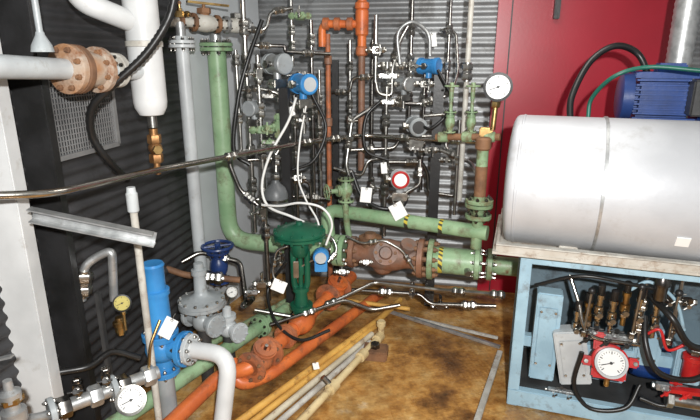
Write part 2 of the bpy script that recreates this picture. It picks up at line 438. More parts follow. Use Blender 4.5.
ca = PL(198, 200, .02); cb = PB(266, 200, .02); ca.z = cb.z = 1.29
struct(M().bar(ca, cb, .02, 2.58).build('trim_1', panelg))
struct(M().box(Vc((-1.31, 1.735, 1.3)), (.36, .07, 2.58), bev=.004).build('trim_2', white))
struct(M().box(Vc((-1.19, 1.92, 1.3)), (.19, .05, 2.58), bev=.004).build('trim_3', blackp))
dl = PB(494, 60, .03); dr = PB(680, 30, .03)
dl.z = dr.z = 0; dw = (dr-dl).length
root = M().box(dl+U*dw/2+ZA*1.15, (dw, .04, 2.3), U, V, ZA, .004).build('door_1', doorm); struct(root)
M().box(dl+U*.09+ZA*1.15-V*.024, (.008, .006, 2.28), U, V).build('door_seam', ink, root)
M().box(dl+U*.015+ZA*1.15-V*.026, (.03, .012, 2.28), U, V, ZA, .003).build('door_edge_strip', doorm, root)
q = PB(557, 9, .08); M().box(q, (.035, .05, .12), U, V, ZA, .004).build('door_catch', blackp, root)
g0 = PL(55, 160, .03); g1 = PL(112, 98, .03)
root = thing('vent_grille', 'pale square mesh vent grille on the dark left wall', 'vent', Vc((g0.x, g0.y, g0.z)))
yl = (Vc((g1.x, g1.y, 0))-Vc((g0.x, g0.y, 0))).length; hh = .34
ventm = mat('vent_metal', (.3, .3, .3), (.2, .2, .2), .5, .3)
b = M()
b.bar(g0, g0+ZA*hh, .02, .02, V); b.bar(g0+V*yl, g0+V*yl+ZA*hh, .02, .02, V)
b.bar(g0, g0+V*yl, .02, .02); b.bar(g0+ZA*hh, g0+V*yl+ZA*hh, .02, .02)
b.build('frame', ventm, root)
b = M()
for i in range(1, 26): b.bar(g0+V*(yl*i/26), g0+V*(yl*i/26)+ZA*hh, .004, .004, V)
for i in range(1, 16): b.bar(g0+ZA*(hh*i/16), g0+V*yl+ZA*(hh*i/16), .004, .004)
b.build('mesh', ventm, root)

# ================================================================== UPPER LEFT
pw = P(147, 70, 2.28)
a, e = up(pw, -40), up(pw, 104)
root = thing('insulated_pipe', 'thick white insulated pipe with curved side branch hanging at upper left', 'pipe', e)
M().lathe(e, ZA, [(-.05, .03), (-.045, .05), (-.015, .066), (.01, .07), ((a-e).length, .07)], 28).build('insulation', white, root)
M().tube([P(66, -36, 2.08), P(78, 0, 2.1), P(110, 13, 2.17), up(pw, 26)], .042, 20, .09).build('branch', white, root)
M().lathe(up(pw, 44), ZA, [(-.012, .071), (-.01, .075), (.01, .075), (.012, .071)], 28).build('joint_band', offw, root)
M().cyl(e-ZA*.04, e-ZA*.1, .02, n=14).build('nipple', steel, root)
v = up(pw, 148)
root = thing('drain_valve', 'brass drain valve below the white insulated pipe', 'valve', v-ZA*.08)
b = M(); b.ball(v, .03, n=16); b.hexa(v+ZA*.02, ZA, .03, .04); b.hexa(v-ZA*.065, ZA, .03, .04); b.cyl(v+ZA*.05, v+ZA*.085, .018); b.build('body', copper, root)
b = M(); b.cyl(v, v+Vc((.03, -.05, 0)), .014); b.hexa(v+Vc((.022, -.038, 0)), Vc((.03, -.05, 0)), .022, .02); b.build('bonnet', brass, root)
M().cyl(v-ZA*.06, up(pw, 174), .014).build('nipple', copper, root)

pa, pb, pd = P(-20, 66, 1.5), P(60, 69, 1.86), P(140, 71, 2.24)
ax = (pd-pb).normalized()
root = thing('flanged_spool', 'grey pipe joined by thick rusty bolted flanges at upper left', 'pipe spool', pb-ZA*.1)
M().tube([pa, pb, pd], .036, 18, .05).build('pipe', lgrey, root)
M().lathe(pb+ax*.03, ax, [(0, .06), (.03, .066), (.1, .066), (.16, .06)], 24).build('body', tanrust, root)
flange(root, pb+ax*.035, ax, .086, .026, tanrust, 8, rust)
flange(root, pb+ax*.067, ax, .086, .026, rust, 0)
flange(root, pb+ax*.17, ax, .084, .026, tanrust, 8, rust)
flange(root, pb+ax*.26, ax, .066, .03, offw, 8)
q = P(40, 34, 1.7)
root = thing('pipe_hanger', 'grey hanger rod and clamp holding the grey pipe at upper left', 'hanger', up(q, 56))
M().cyl(up(q, 46), up(q, -30), .01, n=10).build('rod', grey, root)
M().lathe(up(q, 52), ZA, [(0, .034), (.02, .03), (.05, .014), (.06, .012)], 14).build('clamp', grey, root)

q = [P(176, -12, 2.1), P(168, 20, 2.1), P(145, 55, 2.08), P(112, 86, 2.05), P(92, 108, 2.05), P(92, 135, 2.1), P(108, 160, 2.15), P(128, 180, 2.3)]
tagp(M().tube(q, .017, 12, smooth=True, rib=.009).build('flexible_conduit', black), 'black ribbed flexible conduit curving past the white insulated pipe', 'conduit')

q = [P(-25, 196, 1.5), P(52, 194, 1.62), P(152, 171, 2.2), P(300, 143, 3.1), P(362, 135, 3.42), P(490, 143, 3.1)]
root = thing('steel_tube', 'long shiny steel tube crossing the room at chest height', 'tube', q[1])
M().tube(q, .0135, 14, .12).build('tube', bsteel, root)
for i, t in ((2, .45), (3, .1), (3, .55), (4, .35), (4, .75)): fitting(root, q[i]+(q[i+1]-q[i])*t, q[i+1]-q[i], .011)

b = M(); a, e = P(33, 213, 1.66), P(156, 238, 1.72)
b.bar(a, e, .005, .04); b.bar(a+Vc((0, -.018, .02)), e+Vc((0, -.018, .02)), .04, .005); b.bar(a+Vc((0, -.018, -.02)), e+Vc((0, -.018, -.02)), .04, .005)
tagp(b.build('strut_channel', galv), 'galvanised strut channel reaching out from the white column', 'strut')
p = P(131, 190, 1.95)
root = thing('vertical_conduit', 'thin pale grey vertical conduit with coupling on top, left foreground', 'pipe', Vc((p.x, p.y, 0)))
M().cyl(Vc((p.x, p.y, 0)), up(p, 188), .0145, n=16).build('pipe', offw, root)
M().lathe(up(p, 212), ZA, [(0, .018), (.005, .022), (.075, .022), (.08, .018), (.1, .016)], 16).build('coupling', lgrey, root)
M().lathe(up(p, 243), ZA, [(0, .018), (.005, .021), (.03, .021), (.035, .018)], 16).build('clamp', galv, root)

# ================================================================== LEFT RISERS
p = P(191, 150, 2.98); a, e = up(p, 36), Vc((p.x, p.y, 0))
root = thing('grey_riser', 'slim light grey vertical riser with top flange by left wall', 'pipe', e)
M().cyl(e, a, .037, n=22).build('pipe', lgrey, root)
joint(root, up(p, 44), ZA, .072, .018, lgrey)
A = P(243, 240, 3.3); LD = Vc((.967, -.255, 0)).normalized()
p = P(222, 130, 3.3); low = Vc((p.x, p.y, A.z))
ML = lambda px: lineat(low, LD, px)
root = thing('green_riser', 'tall pale green riser with swept elbow at its foot', 'pipe', low)
M().tube([up(p, 47), low, ML(322)], .056, 24, .16).build('pipe', green, root)
joint(root, up(p, 47), ZA, .098, .022, green)
q0, q1 = P(166, 20, 2.95), P(252, 27, 3.34)
x = (q1-q0).normalized(); L = (q1-q0).length
root = thing('bypass_valve', 'grimy rusty flanged valve assembly lying across the riser tops', 'valve', up(p, 42))
M().lathe(q0, x, [(0, .02), (.01, .034), (L*.1, .034), (L*.12, .026), (L*.28, .028), (L*.34, .044), (L*.42, .05), (L*.5, .044), (L*.55, .03), (L*.68, .03), (L*.72, .04), (L*.8, .044), (L*.88, .03), (L*.98, .03), (L, .02)], 20).build('body', offw, root)
for t in (.14, .29, .56, .67, .93): flange(root, q0+x*(L*t), x, .05, .02, rust if t < .6 else galv, 6, dsteel)
M().cyl(up(p, 24), up(p, 42), .034, n=16).build('outlet', galv, root)
g_ = up(P(191, 150, 2.98), 40); M().cyl(g_, up(g_, 22), .026, n=14).build('grey_outlet', galv, root)
q = q0+x*(L*.42); b = M(); b.cyl(q, q+ZA*.08, .032, .026, n=16); b.hexa(q+ZA*.05, ZA, .04, .03); b.cyl(q+ZA*.08, q+ZA*.11, .01, n=8); b.build('bonnet', rust, root)
M().bar(q+ZA*.105-x*.1, q+ZA*.105+x*.16, .02, .012).build('lever', brass, root)
q = q0+x*(L*.8); b = M(); b.cyl(q, q+ZA*.07, .026, .02, n=14); b.hexa(q+ZA*.04, ZA, .034, .03); b.build('vent_plug', steel, root)
c = P(180, 14, 2.95); needle_valve('brass needle valve at the left end of the top valve assembly', c, XA, ZA, rad(9, c), brass, rust)

# ================================================================== INSTRUMENTS LEFT OF CENTRE
vtube('tall bright steel tube rising beside the green riser', 248, 100, 3.15, -20, 232, 4.5, fits=(28, 62, 100, 152, 185))
vtube('steel tube with many fittings right of the green riser', 262, 150, 3.1, 55, 300, 4.5, fits=(75, 110, 152, 196, 232))
vtube('short steel tube at the top between valve and transmitters', 236, 60, 3.1, 50, 150, 3.5, fits=(60, 118))
vtube('thin tube standing just right of the slate canister', 296, 160, 3.2, 95, 235, 4, dsteel, fits=(120, 150))
vtube('thin dark tube rising to the top left of the red riser', 312, 80, 3.4, 20, 215, 3.5, dsteel, fits=(40, 110))
vtube('thin tube dropping to the high greenish valve', 292, 40, 3.4, -20, 66, 3.2, fits=(30, 46))
vtube('thin steel tube just left of the red riser', 320, 120, 3.5, 70, 230, 3, fits=(100, 150, 206))
tubing('steel tube run level across the upper back wall', [(250, 45, 3.15), (285, 46, 3.2), (285, 52, 3.2), (330, 54, 3.35)], 3.5, dsteel, fits=((0, .4), (2, .5)))
tubing('steel tube feeding the blue transmitter from the left', [(240, 90, 3.1), (258, 88, 3.1), (275, 92, 3.1), (300, 108, 3.15)], 3.5, fits=((0, .6),))
tubing('steel tube bending down to the handrail height left', [(236, 150, 3.1), (228, 160, 3.05), (240, 190, 3.05), (258, 205, 3.05)], 4, dsteel, fits=((2, .5),))
tubing('steel tube stepping across under the long shiny tube', [(248, 160, 3.1), (282, 158, 3.15), (284, 178, 3.15), (310, 182, 3.2), (312, 215, 3.2)], 3.5, dsteel, fits=((0, .5), (2, .5)))
tubing('dark tube going level behind the slate canister', [(250, 200, 3.3), (300, 196, 3.35), (330, 200, 3.4)], 4, dsteel, fits=((0, .3), (1, .4)))
tubing('steel tube hooking round the top of tall bright tube', [(248, 30, 3.12), (266, 30, 3.12), (270, 12, 3.15), (292, 8, 3.2)], 3.5, fits=((0, .5), (2, .4)))
tubing('steel tube arching from the silver transmitter to the red riser', [(286, 76, 3.2), (312, 74, 3.3), (318, 90, 3.35), (320, 170, 3.4)], 3.2, fits=((0, .6), (2, .5)))
tubing('short tube linking green handled valves to the canister', [(284, 128, 3.05), (292, 138, 3.05), (276, 152, 3.02), (276, 172, 3.0)], 3.5, fits=((2, .4),))
tubing('black cable hanging in a bow beside the green riser', [(262, 20, 3.1), (248, 60, 3.05), (238, 100, 3.02), (234, 150, 3.0), (250, 165, 3.0)], 4, black, smooth=True, name='cable', cat='cable')
tubing('black cable slack between blue transmitter and black post', [(312, 94, 3.15), (326, 128, 3.15), (314, 160, 3.1), (292, 170, 3.05)], 3, black, smooth=True, name='cable', cat='cable')
for i, (x_, y_, s_, lab) in enumerate(((258, 74, 10, 'silver needle valve nearest the top of the tube stand'), (262, 130, 11, 'greenish steel needle valve at mid height of the tube stand'), (278, 126, 11, 'small needle valve right of the greenish one'), (246, 152, 8, 'needle valve at the tube bend over the long tube'), (262, 212, 9, 'lowest needle valve of the tube stand by the green elbow'), (297, 178, 8, 'needle valve in front of the slim black post'), (320, 112, 8, 'needle valve on the tube left of the red riser'))):
    c = P(x_, y_, 3.07 if i < 6 else 3.45); needle_valve(lab, c, XA if i % 2 else ZA, Vc((.5, -.8, .2)) if i % 2 else Vc((-.8, -.5, 0)), rad(s_, c), greend if i in (1, 2) else steel, greend if i in (1, 2) else None)
c = P(277, 64, 3.2); transmitter('silver capped transmitter left of the blue one', c, Vc((.7, -.7, 0)), rad(20, c), galv, grey, .15, None)
c = P(303, 84, 3.15); transmitter('blue transmitter with silver block at the end of the tube run', c, Vc((.55, -.8, 0)), rad(20, c), blue, blue, .22, lgrey)
c = P(254, 108, 3.1); transmitter('grey transmitter low on the tube stand beside green riser', c, Vc((-.4, -.9, 0)), rad(15, c), grey, grey, .1)
c = P(300, 16, 3.35); needle_valve('greenish valve high on the back wall between tube and orange pipe', c, XA, Vc((0, -1, .3)), rad(10, c), greend)
manifold('steel valve manifold under the blue transmitter', P(303, 120, 3.1), Vc((.8, .5, 0)), .026, 2)
manifold('dirty green valve manifold beside the bright tall tube', P(270, 142, 3.05), XA, .024, 3, greend, steel)
manifold('steel valve manifold left below the silver transmitter', P(268, 96, 3.05), XA, .022, 2, steel)
tubing('white cable looping down from the blue transmitter to the canister', [(296, 98, 3.1), (288, 122, 3.0), (270, 155, 2.95), (262, 185, 2.92), (268, 206, 2.9), (290, 216, 2.85), (304, 222, 2.8)], 2.5, cablew, smooth=True, name='cable', cat='cable')
tubing('white cable arching over the dark green actuator', [(262, 205, 2.85), (280, 206, 2.8), (300, 203, 2.75), (322, 208, 2.72), (332, 224, 2.72), (326, 245, 2.72)], 2.2, cablew, smooth=True, name='cable', cat='cable')
tubing('thin white cable dropping straight from the blue transmitter', [(306, 106, 3.1), (300, 140, 3.05), (298, 176, 2.98), (306, 200, 2.9), (318, 222, 2.82), (320, 244, 2.74)], 1.7, cablew, smooth=True, name='cable', cat='cable')
p = P(276, 193, 3.0); root = thing('accumulator_canister', 'slate grey rounded canister beside the tube stand', 'canister', up(p, 212))
r = rad(24, p)
M().lathe(up(p, 212), ZA, [(0, r*.4), (.015, r*.75), (.05, r), (.11, r), (.15, r*.8), (.175, r*.4), (.19, r*.3), (.21, r*.3)], 22).build('body', mgrey, root)
M().hexa(up(p, 212)+ZA*.2, ZA, r*.42, .03).build('cap', steel, root)
M().lathe(up(p, 212)+ZA*.07, ZA, [(0, r*1.02), (.002, r*1.05), (.016, r*1.05), (.018, r*1.02)], 22).build('clamp_band', dsteel, root)
for px, py, Y, y0, w, lab in ((287, 170, 3.05, 88, 9, 'slim black square post behind the dark green actuator'), (437, 130, 3.4, 74, 10, 'tall black square post before the back wall'), (336, 150, 3.6, 60, 6, 'thin black square post beside the red riser')):
    p = P(px, py, Y); w_ = rad(w, p)*2
    tagp(M().box(Vc((p.x, p.y, zat(p, y0)/2)), (w_, w_, zat(p, y0)), U, V, ZA, .003).build('black_post', blackp), lab, 'post')

# ================================================================== ORANGE TOP PIPING
c = P(362, 20, 3.5)
root = thing('orange_riser', 'orange vertical pipe with tee fitting at the top of back wall', 'pipe', up(c, 170))
M().cyl(up(c, -30), up(c, 50), .029, n=18).build('pipe', orange, root)
M().cyl(up(c, 50), up(c, 170), .023, n=18).build('rusted_section', redbrown, root)
lf = P(322, 24, 3.55); rt = up(c, 24)
M().tube([rt, lf, lf-ZA*.14], .025, 16, .05).build('branch', orange, root)
M().lathe(up(c, 36), ZA, [(0, .034), (.01, .042), (.15, .042), (.16, .034)], 18).build('tee', orange, root)
for t in (.3, .62, .9):
    q = rt+(lf-rt)*t; M().lathe(q, (lf-rt), [(-.022, .03), (-.016, .04), (.016, .04), (.022, .03)], 16).build('collar', orrust, root)
M().lathe(up(c, 10), ZA, [(0, .034), (.01, .046), (.04, .046), (.05, .034)], 18).build('collar', orange, root)
M().lathe(up(c, 56), ZA, [(0, .03), (.01, .04), (.05, .04), (.06, .03)], 18).build('collar', orrust, root)
p = P(329, 150, 3.55)
root = thing('red_riser', 'slim dirty orange-red pipe standing at the back wall', 'pipe', Vc((p.x, p.y, 0)))
M().cyl(Vc((p.x, p.y, 0)), up(p, 34), .017, n=14).build('pipe', orrust, root)
for y_ in (60, 122, 190): M().lathe(up(p, y_), ZA, [(-.03, .019), (-.025, .026), (.025, .026), (.03, .019)], 14).build('coupling', redbrown, root)

# ================================================================== INSTRUMENTS CENTRE
vtube('steel tube standing between orange riser and round transmitter', 386, 130, 3.4, 62, 236, 4, fits=(80, 120, 160, 190))
vtube('steel tube dropping from above beside the orange riser', 376, 40, 3.4, 15, 82, 4, fits=(50,))
vtube('tube dropping from the ceiling in the middle', 411, 50, 3.5, -20, 118, 3.5, dsteel, fits=(30, 60, 98))
vtube('tall pale tube standing between gauge and black post', 466, 90, 3.15, -20, 200, 5, offw, fits=(72,))
vtube('thin tube between the two blue transmitters and the post', 424, 100, 3.45, 70, 190, 3.5, dsteel, fits=(100, 150))
vtube('thin dark tube close behind the orange riser', 372, 100, 3.6, 40, 220, 3.5, dsteel, fits=(150,))
vtube('thin steel tube standing left of the orange riser', 350, 100, 3.5, 40, 150, 3, fits=(66, 104))
vtube('thin tube standing right of the tall black post', 448, 60, 3.4, -20, 92, 3, dsteel, fits=(30, 66))
vtube('thin tube beside the left green gate valve', 458, 150, 3.2, 120, 215, 3, fits=(160,))
tubing('curved steel tube hooking up to the upper frame', [(376, 82, 3.4), (378, 94, 3.4), (392, 96, 3.4), (392, 70, 3.4), (400, 40, 3.45), (408, 26, 3.45)], 4, fits=((3, .5),))
tubing('level steel tube joining the second blue transmitter', [(378, 66, 3.42), (405, 66, 3.42), (424, 70, 3.42)], 4, fits=((0, .3), (0, .8)))
tubing('level steel tube below the second blue transmitter', [(382, 102, 3.42), (420, 104, 3.42), (445, 96, 3.4)], 4, dsteel, fits=((0, .4), (1, .3)))
tubing('steel tube looping left of the white-faced transmitter', [(352, 185, 3.3), (346, 165, 3.3), (352, 120, 3.35), (378, 104, 3.4)], 4, fits=((1, .5),))
tubing('steel tube stepping down behind the white-faced transmitter', [(386, 162, 3.4), (422, 162, 3.4), (428, 175, 3.4), (428, 192, 3.4), (455, 196, 3.35)], 3.5, dsteel, fits=((0, .7),))
tubing('thin tube from black post to rusty standpipe', [(440, 150, 3.3), (470, 162, 3.2), (478, 176, 3.0)], 3.5, fits=((0, .5),))
tubing('thin tube crossing level at mid height to the post', [(350, 150, 3.4), (395, 148, 3.4), (400, 138, 3.4), (432, 136, 3.4)], 3.2, dsteel, fits=((0, .4), (2, .6)))
tubing('steel tube dropping to the green crossover pipe', [(420, 160, 3.3), (420, 185, 3.2), (404, 194, 3.15), (402, 208, 3.1)], 3.2, fits=((0, .5),))
tubing('thin tube bending from upper frame to pale tube', [(440, 30, 3.45), (456, 32, 3.4), (458, 70, 3.3), (452, 92, 3.2)], 2.8, fits=((0, .5),))
tubing('steel tube leaning from red riser to orange riser', [(332, 92, 3.5), (350, 92, 3.45), (352, 78, 3.45), (378, 76, 3.42)], 3, dsteel, fits=((0, .5), (2, .5)))
tubing('thin tube slung low from red riser to tall post', [(334, 168, 3.4), (362, 176, 3.35), (368, 160, 3.35), (386, 158, 3.38)], 3, fits=((0, .5),))
tubing('thin tube stepping between round transmitter and post', [(424, 116, 3.38), (446, 114, 3.35), (446, 150, 3.3), (458, 152, 3.25)], 3, fits=((1, .5),))
tubing('flexible silver hose arching over the second blue transmitter', [(430, 56, 3.35), (428, 34, 3.35), (412, 22, 3.4), (398, 34, 3.4), (400, 64, 3.4)], 3.5, galv, smooth=True)
tubing('black cable sagging beneath the white-faced transmitter', [(352, 172, 3.25), (362, 196, 3.2), (380, 208, 3.15), (402, 206, 3.15), (408, 192, 3.2)], 4, black, smooth=True, name='cable', cat='cable')
tubing('thin black cable drooping by the orange riser', [(382, 100, 3.38), (366, 118, 3.36), (366, 150, 3.34), (388, 160, 3.34)], 3, black, smooth=True, name='cable', cat='cable')
tubing('black cable drooping between second blue transmitter and header', [(438, 70, 3.3), (452, 104, 3.2), (432, 128, 3.2), (420, 124, 3.25)], 3, black, smooth=True, name='cable', cat='cable')
for i, (x_, y_, s_, lab) in enumerate(((376, 50, 9, 'steel needle valve high beside the orange riser'), (411, 66, 10, 'needle valve at the crossing of the upper tubes'), (424, 84, 9, 'small valve right under the second blue transmitter'), (386, 168, 9, 'needle valve left of the white-faced transmitter'), (428, 150, 9, 'needle valve on the tube beside the black post'), (350, 120, 8, 'needle valve on the looping tube left of orange riser'), (448, 160, 8, 'needle valve right of the tall black post'), (372, 186, 8, 'needle valve above the left white tag'))):
    c = P(x_, y_, 3.36); needle_valve(lab, c, ZA if i % 2 else XA, Vc((.3, -.9, 0)), rad(s_, c))
manifold('upper of two steel manifolds right of the orange riser', P(388, 76, 3.36), XA, .028, 3, galv)
manifold('lower of two steel manifolds right of the orange riser', P(388, 102, 3.34), XA, .026, 2, galv, dsteel)
manifold('steel manifold below the grey round transmitter', P(414, 148, 3.3), XA, .024, 2, dsteel, steel)
c = P(429, 66, 3.38); transmitter('second blue transmitter, smaller, near the tall black post', c, Vc((.8, -.6, 0)), rad(16, c), blue, blue, .1)
c = P(404, 84, 3.4); transmitter('pale grey transmitter left under the second blue one', c, Vc((.5, -.8, 0)), rad(14, c), grey, galv, .1)
c = P(416, 126, 3.3); transmitter('grey round transmitter with a dark display in centre', c, Vc((.1, -1, 0)), rad(18, c), grey, grey, .1, dgrey)
c = P(400, 179, 3.1); transmitter('grey transmitter with a red ring around its white display face', c, Vc((-.05, -1, .15)), rad(19, c), lgrey, grey, .1, dialw, ring=red)
c = P(346, 190, 3.2)
gate_valve('small green flanged valve upright beside the red riser', c, ZA, Vc((-.9, -.4, 0)), .15, .044, greend, greend, .045, .13)
tubing('short green tube below the small upright flanged valve', [(345, 200, 3.2), (347, 225, 3.2), (350, 240, 3.2)], 6, greend, name='green_nipple')

# ================================================================== RIGHT BACK MANIFOLD
p = P(480, 190, 2.85)
UA = P(345, 212, 3.25); UB = Vc((p.x, p.y, UA.z)); UD = (UB-UA).normalized()
root = thing('standpipe', 'rusty green standpipe with two flange pairs left of the tank', 'pipe', UB)
M().cyl(UB-ZA*.1, up(p, 142), .032, n=18).build('pipe', greend, root)
joint(root, up(p, 203), ZA, .078, .02, greend)
flange(root, up(p, 216), ZA, .074, .025, greend, 8)
M().lathe(up(p, 150), ZA, [(0, .034), (.01, .044), (.06, .044), (.07, .034)], 18).build('coupling', rust, root)
M().cyl(up(p, 196), up(p, 166), .0335, n=18).build('rusted_section', rust, root)
root = thing('green_crossover', 'upper pale green pipe with hazard bands crossing before back wall', 'pipe', UA-ZA*.2)
e0 = lineat(UA, UD, 326)
M().tube([ML(330)+ZA*.02, e0, UB+UD*.06], .043, 22, .1).build('pipe', green, root)
for px in (408, 442):
    c = lineat(UA, UD, px); M().cyl(c-UD*.012, c+UD*.012, .0438, n=22).build('hazard_band', tape, root)
c = lineat(UA, UD, 402); M().cyl(c, c+ZA*.07, .02, n=14).build('branch', greend, root)
q0, q1 = P(436, 137, 3.05), P(500, 137, 2.88)
root = thing('valve_manifold', 'horizontal rusty header beneath the two green gate valves', 'manifold', q0)
M().cyl(q0, q1, .02, n=16).build('pipe', rust, root)
for t in (.12, .5, .85): M().lathe(q0+(q1-q0)*t, q1-q0, [(-.03, .022), (-.025, .03), (.025, .03), (.03, .022)], 16).build('coupling', greend, root)
M().box(q0+(q1-q0)*.78+ZA*.03, (.07, .05, .05), U, V, ZA, .006).build('block', brass, root)
for px, lab in ((450, 'left of two slim green gate valves under the gauge'), (471, 'right of two slim green gate valves under the gauge')):
    c = P(px, 122, 3.0)
    rt_ = gate_valve(lab, c, ZA, ZA, .12, .03, greend, greend, 0, .16, nb=6)
    M().cyl(c+ZA*.13, c+ZA*.22, .013, n=10).build('packing_gland', greend, rt_)
    handwheel(rt_, c+ZA*.2, ZA, .038, greend)
g = P(498, 87, 2.85)
gauge('black cased pressure gauge with white dial before the red door', g, Vc((-.25, -1, .05)), rad(27, g), blackp, up(P(496, 87, 2.87), 130), dialw)

# ================================================================== MAIN VALVE LINE
c = ML(340); jr = thing('flange_joint', 'pale green flange pair closing the riser line left of rusty valve', 'flange', c-ZA*.1)
joint(jr, c, LD, .1, .032, green, 8, steel)
c1, c2 = ML(350), ML(418); L = (c2-c1).length; cm = (c1+c2)*.5
root = thing('globe_valve', 'rusty dark brown cast globe valve in the middle of green line', 'valve', cm-ZA*.12)
M().lathe(c1, LD, [(0, .062), (.03, .062), (L*.2, .066), (L*.34, .086), (L*.46, .1), (L*.58, .102), (L*.7, .092), (L*.84, .072), (L, .07)], 26).build('body', redbrown, root)
flange(root, c1+LD*.02, LD, .1, .032, redbrown, 8, rust)
cv = ML(386); sd = Vc((-.1, -1, .5)).normalized()
M().lathe(cv, sd, [(.05, .066), (.095, .056), (.095, .074), (.112, .074), (.112, .042), (.128, .034), (.128, 0)], 20).build('cover', redbrown, root)
for i in range(6):
    x_, y_, z_ = basis(sd); a_ = 2*PI*i/6; M().hexa(cv+sd*.112+(x_*math.cos(a_)+y_*math.sin(a_))*.058, sd, .011, .014).build('bolt', rust, root)
M().lathe(ML(370), ZA, [(0, .066), (.085, .05), (.085, .072), (.11, .072), (.11, .042), (.135, .034), (.135, 0)], 22).build('bonnet', rust, root)
M().lathe(ML(404), Vc((.2, -.5, .9)), [(.04, .046), (.1, .04), (.1, .05), (.118, .05), (.118, 0)], 16).build('side_boss', redbrown, root)
M().lathe(cm-ZA*.04, -ZA, [(0, .072), (.055, .064), (.08, .042), (.09, 0)], 20).build('bowl', redbrown, root)
flange(root, ML(421), LD, .122, .036, redbrown, 10, rust)
tubing('thin steel tube draped across the rusty globe valve', [(346, 236, 3.0), (362, 244, 2.95), (384, 240, 2.92), (402, 250, 2.9), (416, 272, 2.88)], 2.6, steel, fits=((1, .5), (3, .4)))
c = P(366, 262, 2.95); needle_valve('small steel needle valve in front of the rusty globe valve', c, XA, Vc((0, -.9, .3)), .018)
c4, c5 = ML(429), ML(482)
root = thing('green_pipe_barrel', 'short fat pale green pipe with hazard band right of rusty valve', 'pipe', c4-ZA*.1)
M().lathe(c4, LD, [(0, .08), ((c5-c4).length-.01, .08), ((c5-c4).length, .068)], 26).build('pipe', green, root)
flange(root, c4+LD*.012, LD, .124, .034, greend, 10, rust)
flange(root, c5-LD*.03, LD, .098, .03, green, 8)
M().cyl(c4+LD*.06, c4+LD*.085, .081, n=26).build('hazard_band', tape, root)
M().cyl(c5-LD*.1+Vc((0, -.07, -.02)), c5-LD*.1+Vc((0, -.11, -.03)), .02, n=12).build('drain_plug', steel, root)
c6, c7 = ML(486), ML(560)
root = thing('green_tail_pipe', 'pale green pipe running in under the tank skid', 'pipe', c6-ZA*.1)
M().cyl(c6, c7, .055, n=22).build('pipe', greend, root)
flange(root, c6+LD*.02, LD, .095, .03, greend, 8); flange(root, ML(545), LD, .08, .03, green, 8)

# ================================================================== FLOOR PIPING
o1, o2 = G(240, 378, .2), G(352, 276, .24)
OD = (o2-o1).normalized(); OL = lambda px: lineat(o1, OD, px)
bl = G(162, 432, .12)
root = thing('orange_valve_line', 'orange pipe carrying the rusty flanged valves across the floor', 'pipe', Vc((o1.x, o1.y, .1)))
M().tube([bl, G(222, 374, .14), OL(250), OL(300), OL(352)], .038, 20, .1).build('pipe', orange, root)
joint(root, OL(286), OD, .066, .018, orrust, 6, orrust)
c = OL(261); gate_valve('rusty orange check valve nearest the floor on orange line', c, OD, Vc((.35, -.3, .9)), .18, .07, orrust, rust, 0, .1, 'check_valve', orrust, 6, rust)
c = OL(302)
root = thing('control_valve', 'control valve with dark green mushroom actuator on orange line', 'valve', c-ZA*.08)
M().lathe(c-OD*.1, OD, [(0, .045), (.03, .05), (.06, .066), (.1, .072), (.14, .066), (.17, .05), (.2, .045)], 22).build('body', orange, root)
zt = zat(c, 233); ht = zt-c.z
M().lathe(c, ZA, [(.04, .05), (.09, .048), (.09, .066), (.115, .066), (.115, .044), (.17, .036), (.2, .036), (.2, .048), (.225, .048), (.225, .03)], 20).build('bonnet', dkgreen, root)
b = M()
for s in (-1, 1): b.tube([c+ZA*.2+XA*(s*.022), c+ZA*.24+XA*(s*.038), c+ZA*(ht-.1)+XA*(s*.04), c+ZA*(ht-.05)+XA*(s*.028)], .018, 10, .03)
b.lathe(c, ZA, [(ht-.14, .03), (ht-.13, .044), (ht-.1, .054), (ht-.04, .054), (ht-.03, .05)], 18)
b.build('yoke', dkgreen, root)
b = M(); b.cyl(c+ZA*.2, c+ZA*(ht-.06), .014, n=12); b.hexa(c+ZA*.3, ZA, .022, .05); b.build('stem', dkgreen, root)
M().box(c+ZA*(ht-.2)+Vc((-.02, -.045, 0)), (.03, .012, .1), bev=.003).build('travel_plate', steel, root)
k_ = 1.04
M().lathe(c+ZA*(ht-.045), ZA, [(0, .05), (.008, .085*k_), (.022, .128*k_), (.026, .14*k_), (.04, .14*k_), (.042, .132*k_), (.046, .14*k_), (.058, .14*k_), (.066, .127*k_), (.085, .09*k_), (.094, .045), (.096, .02), (.112, .018), (.112, 0)], 32).build('diaphragm_case', dkgreen, root)
for i in range(14):
    a_ = 2*PI*i/14; d_ = Vc((math.cos(a_), math.sin(a_), 0))*.131*k_
    b = M(); b.hexa(c+ZA*(ht+.012)+d_, ZA, .008, .012); b.hexa(c+ZA*(ht-.032)+d_, ZA, .008, .012); b.cyl(c+ZA*(ht-.034)+d_, c+ZA*(ht+.028)+d_, .004, n=6); b.build('rim_bolt', dkgreen, root)
q = P(321, 256, 2.72)
root = thing('valve_positioner', 'small blue positioner with pale face beside the actuator stem', 'positioner', q-ZA*.06)
r = .046
M().lathe(q+YA*.03, -YA, [(0, r*.9), (.01, r), (.05, r), (.06, r*.9)], 20).build('housing', blue, root)
M().cyl(q+Vc((0, -.028, 0)), q+Vc((0, -.038, 0)), r*.7, n=18).build('cover', lgrey, root)
M().box(q-ZA*.055, (.07, .06, .06), bev=.004).build('base_block', blue, root)
M().bar(q+Vc((-.03, .02, -.02)), c+ZA*(ht-.2), .02, .008).build('mounting_arm', steel, root)
c = OL(334)
gate_valve('compact orange valve with squat bonnet right of the actuator', c, OD, Vc((.3, -.3, .9)), .17, .076, orange, orrust, 0, .12, 'globe_valve', orrust, 6, orrust)
c = P(342, 272, 2.85); needle_valve('steel needle valve between the positioner and globe valve', c, XA, Vc((0, -.8, .5)), .02)
c = P(280, 258, 2.75); needle_valve('steel needle valve left of the green actuator column', c, ZA, Vc((-.5, -.8, 0)), .02)
